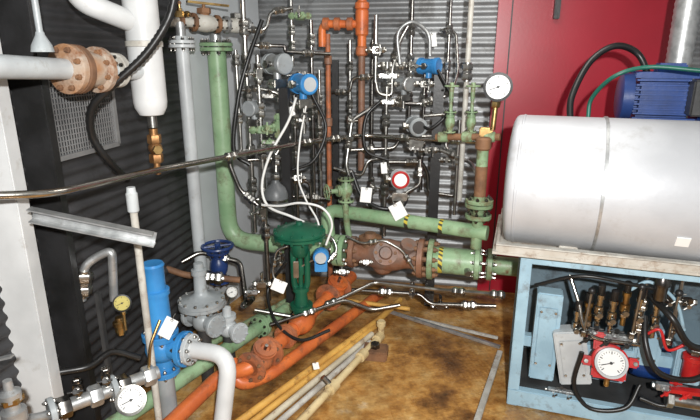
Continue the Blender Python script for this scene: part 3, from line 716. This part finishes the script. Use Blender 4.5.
tubing('thin steel tube linking positioner to actuator casing', [(328, 262, 2.72), (338, 250, 2.75), (332, 236, 2.78), (318, 234, 2.74)], 2.6, steel, fits=((0, .5),))
tubing('thin steel tube bent round the left of the actuator', [(288, 246, 2.72), (276, 250, 2.72), (272, 275, 2.7), (284, 292, 2.68)], 2.6, steel, fits=((1, .5),))

a, e = G(268, 376, .1), G(384, 291, .1)
l1 = G(238, 386, .1); l0 = G(231, 360, .2)
pipe_thing('low_orange_pipe', 'long low orange pipe lying right of the valve line', [l0, l1, a, e], .034, orange, bend=.11)
pipe_thing('yellow_pipe', 'orange-yellow thin pipe lying next to the low orange pipe', [G(236, 424, .05), G(381, 318, .05), G(400, 300, .05)], .02, yellow, n=14)
pipe_thing('second_yellow_pipe', 'dull yellow pipe lying in the middle of the floor bundle', [G(250, 424, .04), G(376, 326, .04)], .017, yellow, n=14)
pipe_thing('cream_pipe', 'cream pipe packed between yellow and grey pipes on floor', [G(263, 424, .04), G(372, 334, .04)], .017, cream, n=14)
pipe_thing('grey_floor_pipe', 'thin grey pipe on floor between the cream and pale yellow pipes', [G(277, 424, .04), G(370, 342, .04)], .016, offw, n=14)
y0, y1 = G(298, 424, .05), G(381, 335, .05)
root = thing('pale_yellow_pipe', 'pale yellow pipe with screwed fittings and upturned end on floor', 'pipe', y0)
M().tube([y0, y1, y1+ZA*.1], .02, 14, .03).build('pipe', paley, root)
yd = (y1-y0).normalized()
for t in (.35, .72, .96):
    M().lathe(y0+(y1-y0)*t, yd, [(-.035, .02), (-.03, .03), (.03, .03), (.035, .02)], 14).build('coupling', paley, root)
M().lathe(y1+ZA*.06, ZA, [(0, .02), (.005, .028), (.03, .028), (.035, .02)], 14).build('elbow_collar', paley, root)
q = y0+(y1-y0)*.35; M().cyl(q, q+Vc((-.05, 0, .06)), .015, n=12).build('branch', steel, root)
pipe_thing('yellow_crossbar', 'short yellow pipe stub crossing at the far end of floor pipes', [G(345, 300, .12), G(410, 309, .12)], .014, yellow, n=12)
g0_, g1_ = G(96, 436, .17), G(288, 308, .17)
pipe_thing('green_floor_pipe', 'long pale green pipe slanting along the floor at left', [g0_, g1_], .038, green, n=18, joints=((g0_+(g1_-g0_)*.8, g1_-g0_, .066, .018, green),))
pipe_thing('thin_green_pipe', 'thinner green pipe on the floor under the grey relief valves', [G(196, 352, .08), G(296, 296, .08)], .022, greend, n=14)
for (a, e, r, m, lab) in (((388, 311, .03), (500, 347, .03), .012, galv, 'long galvanised bar lying on deck toward the skid, front one'), ((414, 318, .03), (498, 338, .03), .01, offw, 'dirty white bar on deck behind the front galvanised bar'), ((500, 352, .02), (474, 430, .02), .015, offw, 'white bar on deck lying beside the skid foot')):
    tagp(M().bar(G(*a), G(*e), r*2, r*1.6, ZA, .003).build('floor_bar', m), lab, 'bar')
q = G(375, 352, .03)
root = thing('steel_foot_block', 'dark rusty block on the deck beside yellow pipes', 'block', Vc((q.x, q.y, 0)))
M().box(Vc((q.x, q.y, .03)), (.15, .12, .06), U, V, ZA, .008).build('body', rust, root); M().hexa(Vc((q.x, q.y, .06)), ZA, .03, .03).build('nut', dsteel, root)
tubing('thin steel tube running over the floor to the skid', [(255, 310, 2.7), (300, 318, 2.7), (375, 282, 2.95), (440, 290, 2.8), (504, 295, 2.6)], 3.5, fits=((1, .4), (3, .3), (3, .9)))
tubing('steel tube bent low under the rusty globe valve', [(270, 325, 2.6), (345, 300, 2.8), (372, 310, 2.8), (400, 305, 2.8)], 3.5, dsteel, fits=((0, .5),))
tubing('black cable drooping from actuator to deck', [(286, 262, 2.75), (268, 290, 2.75), (276, 322, 2.6), (300, 340, 2.5), (330, 330, 2.5)], 3, black, smooth=True, name='cable', cat='cable')
tubing('dark tube running level under the green pipe barrel', [(352, 290, 3.05), (420, 294, 2.98), (430, 304, 2.95), (496, 306, 2.85)], 4, dsteel, fits=((0, .5), (2, .6)))
c = P(440, 306, 2.95); needle_valve('dark needle valve low under the green pipe barrel', c, XA, ZA, .026, dsteel, blackp)
c = P(412, 290, 2.95); needle_valve('steel drain valve hanging under the big rusty flange', c, ZA, Vc((0, -1, 0)), .024, steel, blackp)

# ================================================================== RELIEF VALVES
q = P(161, 340, 2.1); base = Vc((q.x, q.y, 0))
bt, bb = up(q, 263), up(q, 325)
root = thing('blue_relief_valve', 'bright blue relief valve with tall cylindrical cap in left foreground', 'valve', base)
h = (bt-bb).length
M().lathe(bb, ZA, [(-.04, .06), (0, .06), (.0, .058), (.03, .054), (h*.5, .052), (h*.51, .06), (h*.58, .06), (h*.59, .046), (h-.02, .046), (h-.01, .05), (h, .044), (h, 0)], 24).build('spring_cap', blue, root)
bc = up(q, 347)
ob = (P(198, 350, 2.05)-bc).normalized()
b = M(); b.ball(bc, .074, n=22); b.cyl(bc, bc+ob*.13, .05, n=20); b.cyl(bc, bc-ZA*.13, .045, n=20); b.build('body', blue, root)
flange(root, bc+ZA*.065, ZA, .08, .03, blue, 8, steel)
flange(root, bc+ob*.12, ob, .08, .025, blue, 8, steel)
flange(root, bc-ZA*.12, ZA, .07, .025, blue, 8, steel)
M().cyl(bc-ZA*.13, base, .04, n=18).build('inlet_pipe', grey, root)
s0 = bc+ob*.14
root = thing('outlet_elbow', 'whitish outlet elbow curving down from the blue relief valve', 'pipe', Vc((s0.x+.08, s0.y-.05, .0)))
M().tube([s0, P(230, 355, 1.98), Vc((P(222, 400, 1.93).x-.02, 1.86, .02))], .037, 22, .1).build('pipe', white, root)
flange(root, s0+ob*.01, ob, .07, .022, lgrey, 8, steel)
k = .92
q = P(203, 318, 2.45); base = Vc((q.x, q.y, 0))
root = thing('grey_regulator', 'squat grey regulator with wide round diaphragm housing', 'valve', base)
z0 = zat(q, 302)-q.z; z1 = zat(q, 263)-q.z
M().lathe(q, ZA, [(z0-.03, .06*k), (z0-.022, .11*k), (z0-.018, .128*k), (z0-.002, .128*k), (z0, .122*k), (z0+.002, .128*k), (z0+.018, .128*k), (z0+.022, .112*k), (z0+.034, .075*k), (z0+.045, .046*k), (z0+.06, .036*k), (z1-.065, .032*k), (z1-.06, .042*k), (z1-.035, .042*k), (z1-.032, .028*k), (z1, .026*k), (z1+.005, 0)], 30).build('diaphragm_case', grey, root)
for i in range(12):
    a_ = 2*PI*i/12; d_ = Vc((math.cos(a_), math.sin(a_), 0))*.119*k
    b = M(); b.hexa(q+ZA*(z0+.018)+d_, ZA, .008, .011); b.hexa(q+ZA*(z0-.029)+d_, ZA, .008, .011); b.cyl(q+ZA*(z0-.03)+d_, q+ZA*(z0+.03)+d_, .004, n=6); b.build('rim_bolt', steel, root)
ob = Vc((.75, -.55, 0)).normalized()
b = M(); b.ball(q-ZA*.015, .058, n=22); b.cyl(q-ob*.1-ZA*.015, q+ob*.1-ZA*.015, .038, n=18); b.cyl(q, q+ZA*z0, .036, n=18); b.build('body', grey, root)
for s in (-1, 1): flange(root, q+ob*(s*.1)-ZA*.015, ob, .06, .02, grey, 8, grey)
M().cyl(q-ZA*.04, base, .034, n=16).build('stand', dgrey, root)
q2 = P(228, 328, 2.55)
root = thing('grey_body_valve', 'second smaller grey valve right of the squat regulator', 'valve', Vc((q2.x, q2.y, 0)))
b = M(); b.ball(q2, .052, n=20); b.cyl(q2-ob*.09, q2+ob*.09, .034, n=16); b.build('body', lgrey, root)
for s in (-1, 1): flange(root, q2+ob*(s*.09), ob, .056, .018, lgrey, 8, lgrey)
M().lathe(q2, ZA, [(.035, .036), (.06, .036), (.06, .048), (.08, .048), (.08, .027), (.125, .022), (.135, 0)], 18).build('bonnet', lgrey, root)
M().cyl(q2-ZA*.04, Vc((q2.x, q2.y, 0)), .03, n=14).build('stand', dgrey, root)
q = P(219, 266, 2.95)
gate_valve('navy valve with blue handwheel behind grey relief valves', q, ZA, ZA, .2, .058, navy, navy, .09, .13, 'handwheel_valve')
g = P(232, 292, 2.6); gauge('tiny steel gauge right of the grey relief valve', g, TOC, rad(12, g), steel, P(228, 306, 2.62), dialw)
needle_valve('steel needle valve left of the actuator foot', P(262, 284, 2.6), XA, ZA, .024)
needle_valve('dark needle valve low between green pipes', P(248, 302, 2.6), OD, ZA, .024, dsteel)
manifold('dull steel manifold low left of the actuator tag', P(252, 292, 2.6), XA, .022, 2, galv)
tubing('dark tube bending down behind the navy handwheel valve', [(182, 262, 2.9), (200, 252, 2.95), (240, 262, 2.95), (246, 300, 2.8)], 5, dsteel, fits=((1, .5),))
tubing('rusty thin pipe low behind the squat regulator', [(165, 268, 2.8), (185, 275, 2.8), (240, 280, 2.85)], 6, rust, fits=((1, .5),))

# ================================================================== LOWER LEFT CLUSTER
tubing('steel tube bent in a hook beside the black post', [(82, 300, 1.98), (84, 266, 1.98), (98, 256, 2.0), (112, 250, 2.0), (114, 300, 2.0)], 8, galv, fits=((0, .5),), bend=.06)
g = P(122, 303, 1.95); gauge('small yellow faced gauge with black rim by hooked tube', g, Vc((.35, -1, .2)), rad(17, g), blackp, up(g, 330), dialy)
p = P(120, 325, 1.97); root = thing('brass_regulator', 'small brass regulator under the yellow faced gauge', 'regulator', up(p, 332))
M().lathe(up(p, 332), ZA, [(0, .012), (.004, .022), (.03, .022), (.034, .028), (.05, .028), (.055, .016), (.07, .016)], 16).build('body', brass, root); M().hexa(up(p, 332)-ZA*.012, ZA, .016, .014).build('nut', brass, root)
p = P(103, 330, 1.95); tagp(M().bar(Vc((p.x, p.y, 0)), up(p, 292), .03, .016, XA, .002).build('angle_post', dgrey), 'short dark grey post under the hooked steel tube', 'post')
m0, m1 = P(52, 412, 1.55), P(158, 372, 1.8)
root = thing('foreground_manifold', 'grimy steel manifold with gauge at the lower left corner', 'manifold', Vc((m0.x, m0.y, m0.z-.02)))
md = (m1-m0).normalized()
M().cyl(m0, m1, .026, n=18).build('pipe', galv, root)
for t in (.1, .38, .65, .9): M().hexa(m0+(m1-m0)*t-md*.022, md, .04, .044).build('union_nut', dsteel if t in (.1, .65) else galv, root)
for t in (.0, .55): flange(root, m0+(m1-m0)*t, md, .052, .02, grey, 6)
g = P(131, 400, 1.6); gauge('white faced gauge with steel case in the lower left', g, Vc((.3, -1, .55)), rad(28, g), steel, m0+(m1-m0)*.75, dialw)
for i, (t, lab) in enumerate(((.24, 'first needle valve on the lower left manifold, nearest column'), (.5, 'second needle valve on the lower left manifold, nearest gauge'))):
    needle_valve(lab, m0+(m1-m0)*t+ZA*.05, ZA, Vc((.3, -.8, .4)), .022, dsteel, blackp)
q = P(8, 385, 1.3)
root = thing('corner_valve', 'worn brass and grey valve at bottom left picture edge', 'valve', up(q, 430))
M().lathe(up(q, 430), ZA, [(0, .025), (.03, .025), (.035, .034), (.07, .034), (.075, .022), (.1, .02), (.105, .03), (.13, .03), (.14, .014), (.17, .012)], 18).build('body', galv, root)
M().hexa(up(q, 402), ZA, .034, .02).build('gland_nut', brass, root)
M().bar(up(q, 362)-XA*.05, up(q, 356)+XA*.03, .018, .006).build('lever', galv, root)
pipe_thing('corner_pipe', 'short grey pipe feeding the corner valve', [P(-30, 418, 1.35), P(40, 420, 1.5), P(75, 402, 1.62)], .018, galv, n=12)
pipe_thing('brass_branch', 'thin brass tube climbing out of the foreground manifold', [m0+(m1-m0)*.9, P(150, 345, 1.8), P(160, 320, 1.85)], .006, brass, n=10, bend=.03)
tubing('black hose lying behind the foreground manifold', [(60, 372, 1.75), (90, 366, 1.8), (112, 352, 1.9), (140, 358, 1.95)], 6, black, smooth=True, name='rubber_hose', cat='hose')

# ================================================================== TANK SKID
S0 = Vc((.80, 2.27, 0)); e1 = Vc((.951, -.309, 0)).normalized(); e2 = Vc((.309, .951, 0)).normalized()
def SK(s, d, z): return S0+e1*s+e2*d+ZA*z
def PS(px, py, d=0.): return onplane(px, py, S0+e2*d, e2)
R = .307; TZ = 1.135; TL = 1.36
root = thing('storage_tank', 'big white horizontal cylindrical tank lying on the blue skid', 'tank', SK(.6, .2, TZ-R))
te1 = Vc((.934, -.357, 0)).normalized(); te2 = Vc((.357, .934, 0)).normalized()
t0 = SK(-.1, .205, TZ)
M().lathe(t0, te1, [(.0, 0), (.003, R*.45), (.009, R*.75), (.016, R*.9), (.026, R*.97), (.036, R*.993), (.05, R), (TL-.08, R), (TL-.03, R*.9), (TL, R*.5), (TL, 0)], 80).build('shell', tankw, root, 60)
M().lathe(t0+te1*.40, te1, [(0, R), (.001, R+.006), (.013, R+.006), (.014, R)], 80).build('strap', galv, root)
M().lathe(t0+te1*.055, te1, [(0, R), (.003, R+.003), (.01, R+.003), (.012, R)], 80).build('weld_seam', tankw, root)
for s in (.2, .85): M().box(SK(s, .2, .845), (.08, .34, .05), e1, e2, ZA, .004).build('saddle', beige, root)
c = onplane(688, 228, t0-te2*R, te2); c = t0+te1*((c-t0).dot(te1))
dv = (-te2*.87-ZA*.49).normalized(); M().box(c+dv*(R+.002), (.05, .05, .004), te1, dv.cross(te1), dv).build('plate_label', cardw, root)
root = thing('skid_frame', 'light blue steel skid frame with grey-beige tray rim', 'frame', S0)
FL, FD, TP = 1.3, .5, .84
def fr(nm, a, b, w, m=skyb, h=None): M().bar(a, b, w, h or w, ZA if abs((b-a).normalized().z) < .9 else e1, .004).build(nm, m, root)
for s in (0.025, FL):
    for d in (0.03, FD): fr('post', SK(s, d, 0), SK(s, d, TP-.02), .052)
for d in (.03, FD): fr('bottom_rail', SK(0, d, .05), SK(FL, d, .05), .06, skyb, .09)
for s in (.03, FL): fr('side_rail', SK(s, .05, .05), SK(s, FD, .05), .06, skyb, .08)
fr('side_brace', SK(.03, .05, .6), SK(.03, FD, .6), .03)
fr('top_rail', SK(0, .03, TP-.04), SK(FL, .03, TP-.04), .05, skyb, .05)
fr('middle_rail', SK(0.03, .2, .28), SK(FL, .2, .28), .05, skyb, .06)
M().box(SK(FL/2-.05, .24, TP), (FL+.16, .62, .012), e1, e2).build('tray', beige, root)
fr('tray_rim', SK(-.11, -.06, TP+.024), SK(FL, -.06, TP+.024), .012, beige, .05)
fr('tray_rim', SK(-.11, -.065, TP+.024), SK(-.11, .55, TP+.024), .012, beige, .05)
M().bar(SK(-.115, -.075, TP+.049), SK(FL, -.075, TP+.049), .036, .006, ZA).build('rim_lip', offw, root)
M().box(SK(FL/2, .26, .09), (FL-.06, .44, .012), e1, e2).build('deck_plate', dgrey, root)
M().box(SK(FL/2, .44, .42), (FL-.1, .012, .66), e1, e2).build('shade_panel', slateb, root)  # added dark sheet, paints the shade in the open frame's gaps
for (x0, x1, yt, yb, d, m_, tilt, lab) in ((533, 558, 290, 376, .14, skyb, 0., 'taller light blue box just inside the left skid post'), (556, 588, 328, 380, .1, lgrey, .22, 'tilted light grey box low between taller blue box and gauge'), (632, 660, 324, 362, .22, skyb, 0., 'light blue box deep inside the skid right of the gauge'), (672, 700, 346, 380, .18, skyb, 0., 'light blue box at the right end of the skid bay')):
    a, e = PS(x0, (yt+yb)/2, d), PS(x1, (yt+yb)/2, d); mid = (a+e)/2; top = PS((x0+x1)/2, yt, d); bot = PS((x0+x1)/2, yb, d)
    w_ = (e-a).length; h_ = top.z-bot.z; cc = Vc((mid.x, mid.y, (top.z+bot.z)/2))
    ex = (e1*math.cos(tilt)+ZA*math.sin(tilt)).normalized(); ez = e2.cross(ex)*-1
    if ez.z < 0: ez = -ez
    root = thing('blue_cabinet' if m_ is skyb else 'grey_cabinet', lab, 'cabinet', cc-ZA*h_/2)
    M().box(cc, (w_, .09, h_), ex, e2, ez, .006).build('body', m_, root)
    M().box(cc-e2*.047, (w_*.7, .004, h_*.7), ex, e2, ez, .002).build('cover_plate', m_, root)
    for sx in (-1, 1):
        for sz in (-1, 1): M().hexa(cc-e2*.048+ez*(h_*.3*sz)+ex*(w_*.28*sx), -e2, .007, .006).build('screw', steel, root)
c = PS(606, 352, .26)
root = thing('pump_block', 'blue pump block with steel ports under the tank', 'pump', c-ZA*.2)
M().box(c-ZA*.06, (.2, .12, .16), e1, e2, ZA, .015).build('body', skyb, root)
M().lathe(c+e1*.12-ZA*.02, e1, [(0, .07), (.03, .08), (.22, .08), (.25, .06), (.25, 0)], 24).build('motor', mblue, root)
M().box(c-ZA*.19, (.5, .12, .08), e1, e2, ZA, .005).build('base', dgrey, root)
names = ('first', 'second', 'third', 'fourth', 'fifth', 'sixth')
for i, (px, py) in enumerate(((577, 318), (588, 310), (600, 302), (613, 308), (626, 300), (640, 306), (656, 312))):
    c = PS(px, py, .1)
    rt = thing('port_valve', names[i]+' from left of six steel port valves with black caps above the pump' if i < 6 else 'port valve with a red cap at right of the black capped ones', 'valve', c-ZA*.1)
    M().lathe(c, ZA, [(-.13, .012), (-.06, .012), (-.055, .022), (-.02, .022), (-.015, .015), (.02, .015), (.022, .02), (.04, .02)], 14).build('body', brass if i in (1, 4) else bsteel, rt)
    M().lathe(c+ZA*.04, ZA, [(0, .013), (.005, .017), (.05, .017), (.055, .011)], 14).build('cap', red if i == 6 else blackp, rt)
    M().hexa(c-ZA*.05-e2*.03, -e2, .015, .02).build('side_nut', steel, rt)
    M().hexa(c-ZA*.085, ZA, .022, .018).build('base_nut', bsteel, rt)
for i, (px, y0_, y1_, lab) in enumerate(((584, 332, 290, 'left of three upright black levers in the skid bay'), (632, 334, 286, 'middle of three upright black levers in the skid bay'), (668, 340, 292, 'right of three upright black levers in the skid bay'))):
    a, e = PS(px, y0_, .05), PS(px, y1_, .05); e = Vc((a.x+.01, a.y, e.z)); rt = thing('upright_lever', lab, 'lever', a)
    M().cyl(a, e, .006, n=10).build('rod', steel, rt); M().ball(e, .017, n=14).build('knob', blackp, rt); M().hexa(a-ZA*.02, ZA, .02, .03).build('pivot', dsteel, rt)
manifold('long steel manifold block below the port valves', PS(604, 336, .1), e1, .04, 5, galv, blackp, -e2)
manifold('second steel manifold block under tray toward right', PS(676, 300, .12), e1, .034, 3, dsteel, steel, -e2)
manifold('dull steel manifold low at the foot of the blue boxes', PS(560, 392, .06), e1, .03, 3, galv, dsteel, -e2)
manifold('steel manifold beside the red lever at lower right', PS(672, 388, .03), e1, .034, 3, galv, red, -e2)
c = PS(611, 363, .0); fn = (-e2*.94+ZA*.34).normalized(); fx = e1; fy = fn.cross(fx)
if fy.z < 0: fy = -fy
root = thing('red_bracket', 'irregular bright red bracket holding the round white gauge in skid', 'bracket', c-ZA*.1)
b = M(); b.lathe(c-fn*.06, fn, [(0, .06), (.01, .082), (.035, .082), (.04, .074)], 28); b.box(c-fn*.045-fy*.06, (.15, .05, .03), fx, fy, fn, .008); b.box(c-fn*.045+fy*.085-fx*.05, (.05, .09, .03), fx, fy, fn, .008)
b.build('plate', red, root)
for s in (-1, 1): M().box(c-fn*.04+fx*(s*.098)+fy*(.01*s), (.05, .045, .04), fx, fy, fn, .008).build('ear', red, root)
for s in (-1, 1): M().hexa(c-fn*.02+fx*(s*.105)+fy*(.01*s), fn, .011, .012).build('bolt', steel, root)
gauge('round white dial gauge on the red bracket in skid', c, fn, rad(29, c), lgrey, c-ZA*.14+e2*.03, dialw)
def hose(label, pts, w, m=None, rib=0, name='rubber_hose', cat='hose'):
    q = [PS(*p) for p in pts]; r = rad(w, q[1])
    return tagp(M().tube(q, r, 12, smooth=True, rib=rib).build(name, m or black), label, cat)
hose('black hose looping out of the right side of the pump', [(645, 316, .1), (646, 345, .02), (658, 372, -.02), (690, 380, 0), (720, 368, .05)], 6)
hose('black hose drooping along the foot of the skid', [(582, 352, .03), (574, 385, .02), (590, 408, 0), (625, 408, 0), (640, 385, .06)], 4.5)
hose('thick black hose at right edge under the tank', [(650, 296, .12), (672, 318, .0), (690, 345, 0), (720, 350, .05)], 7)
hose('black hose slung under tray from post to filter', [(535, 285, .1), (580, 276, .05), (630, 284, .05), (660, 290, .08)], 3.5)
hose('thin steel tube threading between the port valves', [(570, 275, .15), (578, 300, .1), (590, 335, .05), (640, 345, .06)], 4, bsteel, name='steel_line', cat='tube')
hose('thin red cable winding right of the gauge', [(645, 335, .05), (660, 330, .04), (668, 350, .03), (690, 342, .05)], 3, red, name='cable', cat='cable')
hose('pale blue air line arching over the pump', [(630, 290, .1), (650, 282, .08), (675, 300, .08), (684, 330, .1)], 3.5, skyb, name='air_line', cat='tube')
for i, (px, lab) in enumerate(((648, 'left of two upright steel tubes at right inside skid'), (683, 'right of two upright steel tubes at right inside skid'))):
    a, e = PS(px, 278, .1), PS(px, 345, .1); e = Vc((a.x, a.y, e.z)); root = thing('steel_line', lab, 'tube', e)
    M().cyl(a, e, .009, n=12).build('tube', steel, root); fitting(root, a+(e-a)*.4, ZA, .009); fitting(root, a+(e-a)*.75, ZA, .009)
c = PS(662, 285, .06)
root = thing('filter_housing', 'steel filter housing hanging below tray at right', 'filter', c-ZA*.1)
M().lathe(c+ZA*.04, -ZA, [(0, .025), (.02, .034), (.04, .034), (.045, .026), (.11, .026), (.125, .012), (.125, 0)], 20).build('bowl', dsteel, root); M().hexa(c+ZA*.03, ZA, .026, .03).build('head', dsteel, root)
c = PS(688, 402, 0.)
root = thing('red_handle_valve', 'red lever valve at the lower right edge', 'valve', c-ZA*.04)
b = M(); b.cyl(c-e1*.07, c+e1*.07, .03, n=16); b.hexa(c-e1*.09, e1, .04, .03); b.build('body', steel, root)
b = M(); b.bar(c+ZA*.05-e1*.08, c+ZA*.06+e1*.1, .035, .018); b.cyl(c, c+ZA*.055, .014); b.build('lever', red, root)
c = PS(692, 366, .08)
root = thing('red_filter_bowl', 'stubby red filter bowl at far right edge of the skid', 'filter', c-ZA*.06)
M().lathe(c-ZA*.07, ZA, [(0, 0), (.0, .03), (.015, .038), (.1, .038), (.105, .045), (.125, .045), (.13, .02)], 20).build('bowl', red, root); M().hexa(c+ZA*.06, ZA, .03, .03).build('head', dsteel, root)
hose('second black hose lying along the skid base at right', [(640, 398, .02), (665, 406, 0), (690, 396, 0), (720, 400, 0)], 5)

c = P(660, 98, 2.75)
root = thing('electric_motor', 'mid blue boxy finned electric motor behind the white tank', 'motor', c-ZA*.14)
ml, mh = .38, .26
M().box(c, (ml-.05, mh*.9, mh*.9), e1, e2, ZA, .05).build('body', mblue, root)
b = M()
for i in range(9):
    z_ = -mh*.36+mh*.72*i/8; b.box(c-e2*(mh*.45)+ZA*z_, (ml-.1, .03, .008), e1, e2, ZA)
for i in range(7):
    d_ = -mh*.3+mh*.6*i/6; b.box(c+ZA*(mh*.45)+e2*d_, (ml-.1, .008, .03), e1, e2, ZA)
b.build('cooling_fins', mblue, root)
M().box(c+ZA*(mh*.5+.02)-e2*.02+e1*.02, (.13, .11, .05), e1, e2, ZA, .008).build('terminal_box', mblue, root)
M().lathe(c-e1*(ml/2+.01), e1, [(0, mh*.38), (.01, mh*.48), (.06, mh*.48)], 32).build('fan_cowl', navy, root)
M().lathe(c+e1*(ml/2-.03), e1, [(0, mh*.48), (.03, mh*.48), (.04, mh*.3), (.04, 0)], 32).build('end_bell', mblue, root)
M().box(c-ZA*.135, (.24, .2, .03), e1, e2).build('foot', navy, root)
c = P(700, 98, 2.55)
root = thing('junction_box', 'black junction box right of the blue motor', 'box', c-ZA*.1)
M().box(c, (.09, .1, .17), e1, e2, ZA, .008).build('body', blackp, root); M().box(c-e2*.052, (.08, .006, .16), e1, e2, ZA, .003).build('lid', dgrey, root)
p = P(684, 30, 2.95)
root = thing('flexible_duct', 'silver ribbed flexible duct at the upper right corner', 'duct', up(p, 68))
M().tube([up(p, 70), up(p, -30)], .065, 24, rib=.016, dip=.94).build('duct', galv, root); M().lathe(up(p, 70), ZA, [(0, .07), (.03, .07)], 24).build('clamp', steel, root)
tubing('thick black hose arching from tank to motor', [(570, 120, 2.75), (572, 96, 2.8), (590, 62, 2.85), (615, 46, 2.85), (638, 54, 2.85), (650, 80, 2.8)], 6, black, smooth=True, name='rubber_hose', cat='hose')
tubing('thin dark green hose running behind the tank to motor', [(588, 118, 2.7), (592, 98, 2.7), (615, 76, 2.6), (650, 67, 2.56), (705, 71, 2.46)], 4, cableg, smooth=True, name='rubber_hose', cat='hose')

# ================================================================== TAGS
for lab, x_, y_, Y, w, h, ro in (('white tag hung on the green crossover pipe, tilted, largest', 398, 211, 3.02, 14, 16, .5), ('white tag hanging left of the largest tilted tag', 366, 195, 3.1, 11, 15, -.1), ('small white tag under the long tube beside black cable', 384, 168, 3.2, 6, 11, .1), ('white tag near the top of the tall black post', 432, 40, 3.4, 9, 13, .1), ('white tag wired beside the actuator foot', 279, 286, 2.5, 14, 12, -.4), ('white tag hung on the blue relief valve', 168, 328, 1.96, 13, 22, -.5), ('small white tag beside greenish needle valves', 290, 112, 3.05, 8, 9, .4), ('small white tag low beside yellow pipes', 316, 366, 2.3, 6, 7, .2)):
    c = P(x_, y_, Y); tag_card(lab, c, TOC, rad(w, c)*2, rad(h, c)*2, ro)

# ================================================================== LIGHT, WORLD, CAMERA
def area(name, loc, tgt, size, e, col=(1, 1, 1)):
    l = bpy.data.lights.new(name, 'AREA'); l.energy = e; l.size = size; l.color = col
    o = bpy.data.objects.new(name, l); COL.objects.link(o); o.location = loc
    o.rotation_euler = (Vc(tgt)-Vc(loc)).to_track_quat('-Z', 'Y').to_euler(); return o
area('flash', (.14, -.3, 1.95), (.4, 3.2, .9), .06, 122, (1, .99, .97))
area('fill_overhead', (.8, 2.5, 2.55), (.7, 2.6, 0), .8, 14, (1, .97, .92))  # added overhead fill to even out the light, not a real fixture
w = bpy.data.worlds.new('World'); sc.world = w; w.use_nodes = True
w.node_tree.nodes['Background'].inputs['Color'].default_value = (.75, .82, .9, 1)
w.node_tree.nodes['Background'].inputs['Strength'].default_value = .05
cd = bpy.data.cameras.new('Camera'); co = bpy.data.objects.new('Camera', cd); COL.objects.link(co)
cd.sensor_width = 36; cd.lens = F/700*36; cd.clip_start = .02
co.location = CAM; co.rotation_euler = (PI/2-TH, 0, 0)
sc.camera = co
try:
    sc.view_settings.view_transform = 'Standard'; sc.view_settings.look = 'None'
except Exception as ex: print(ex)
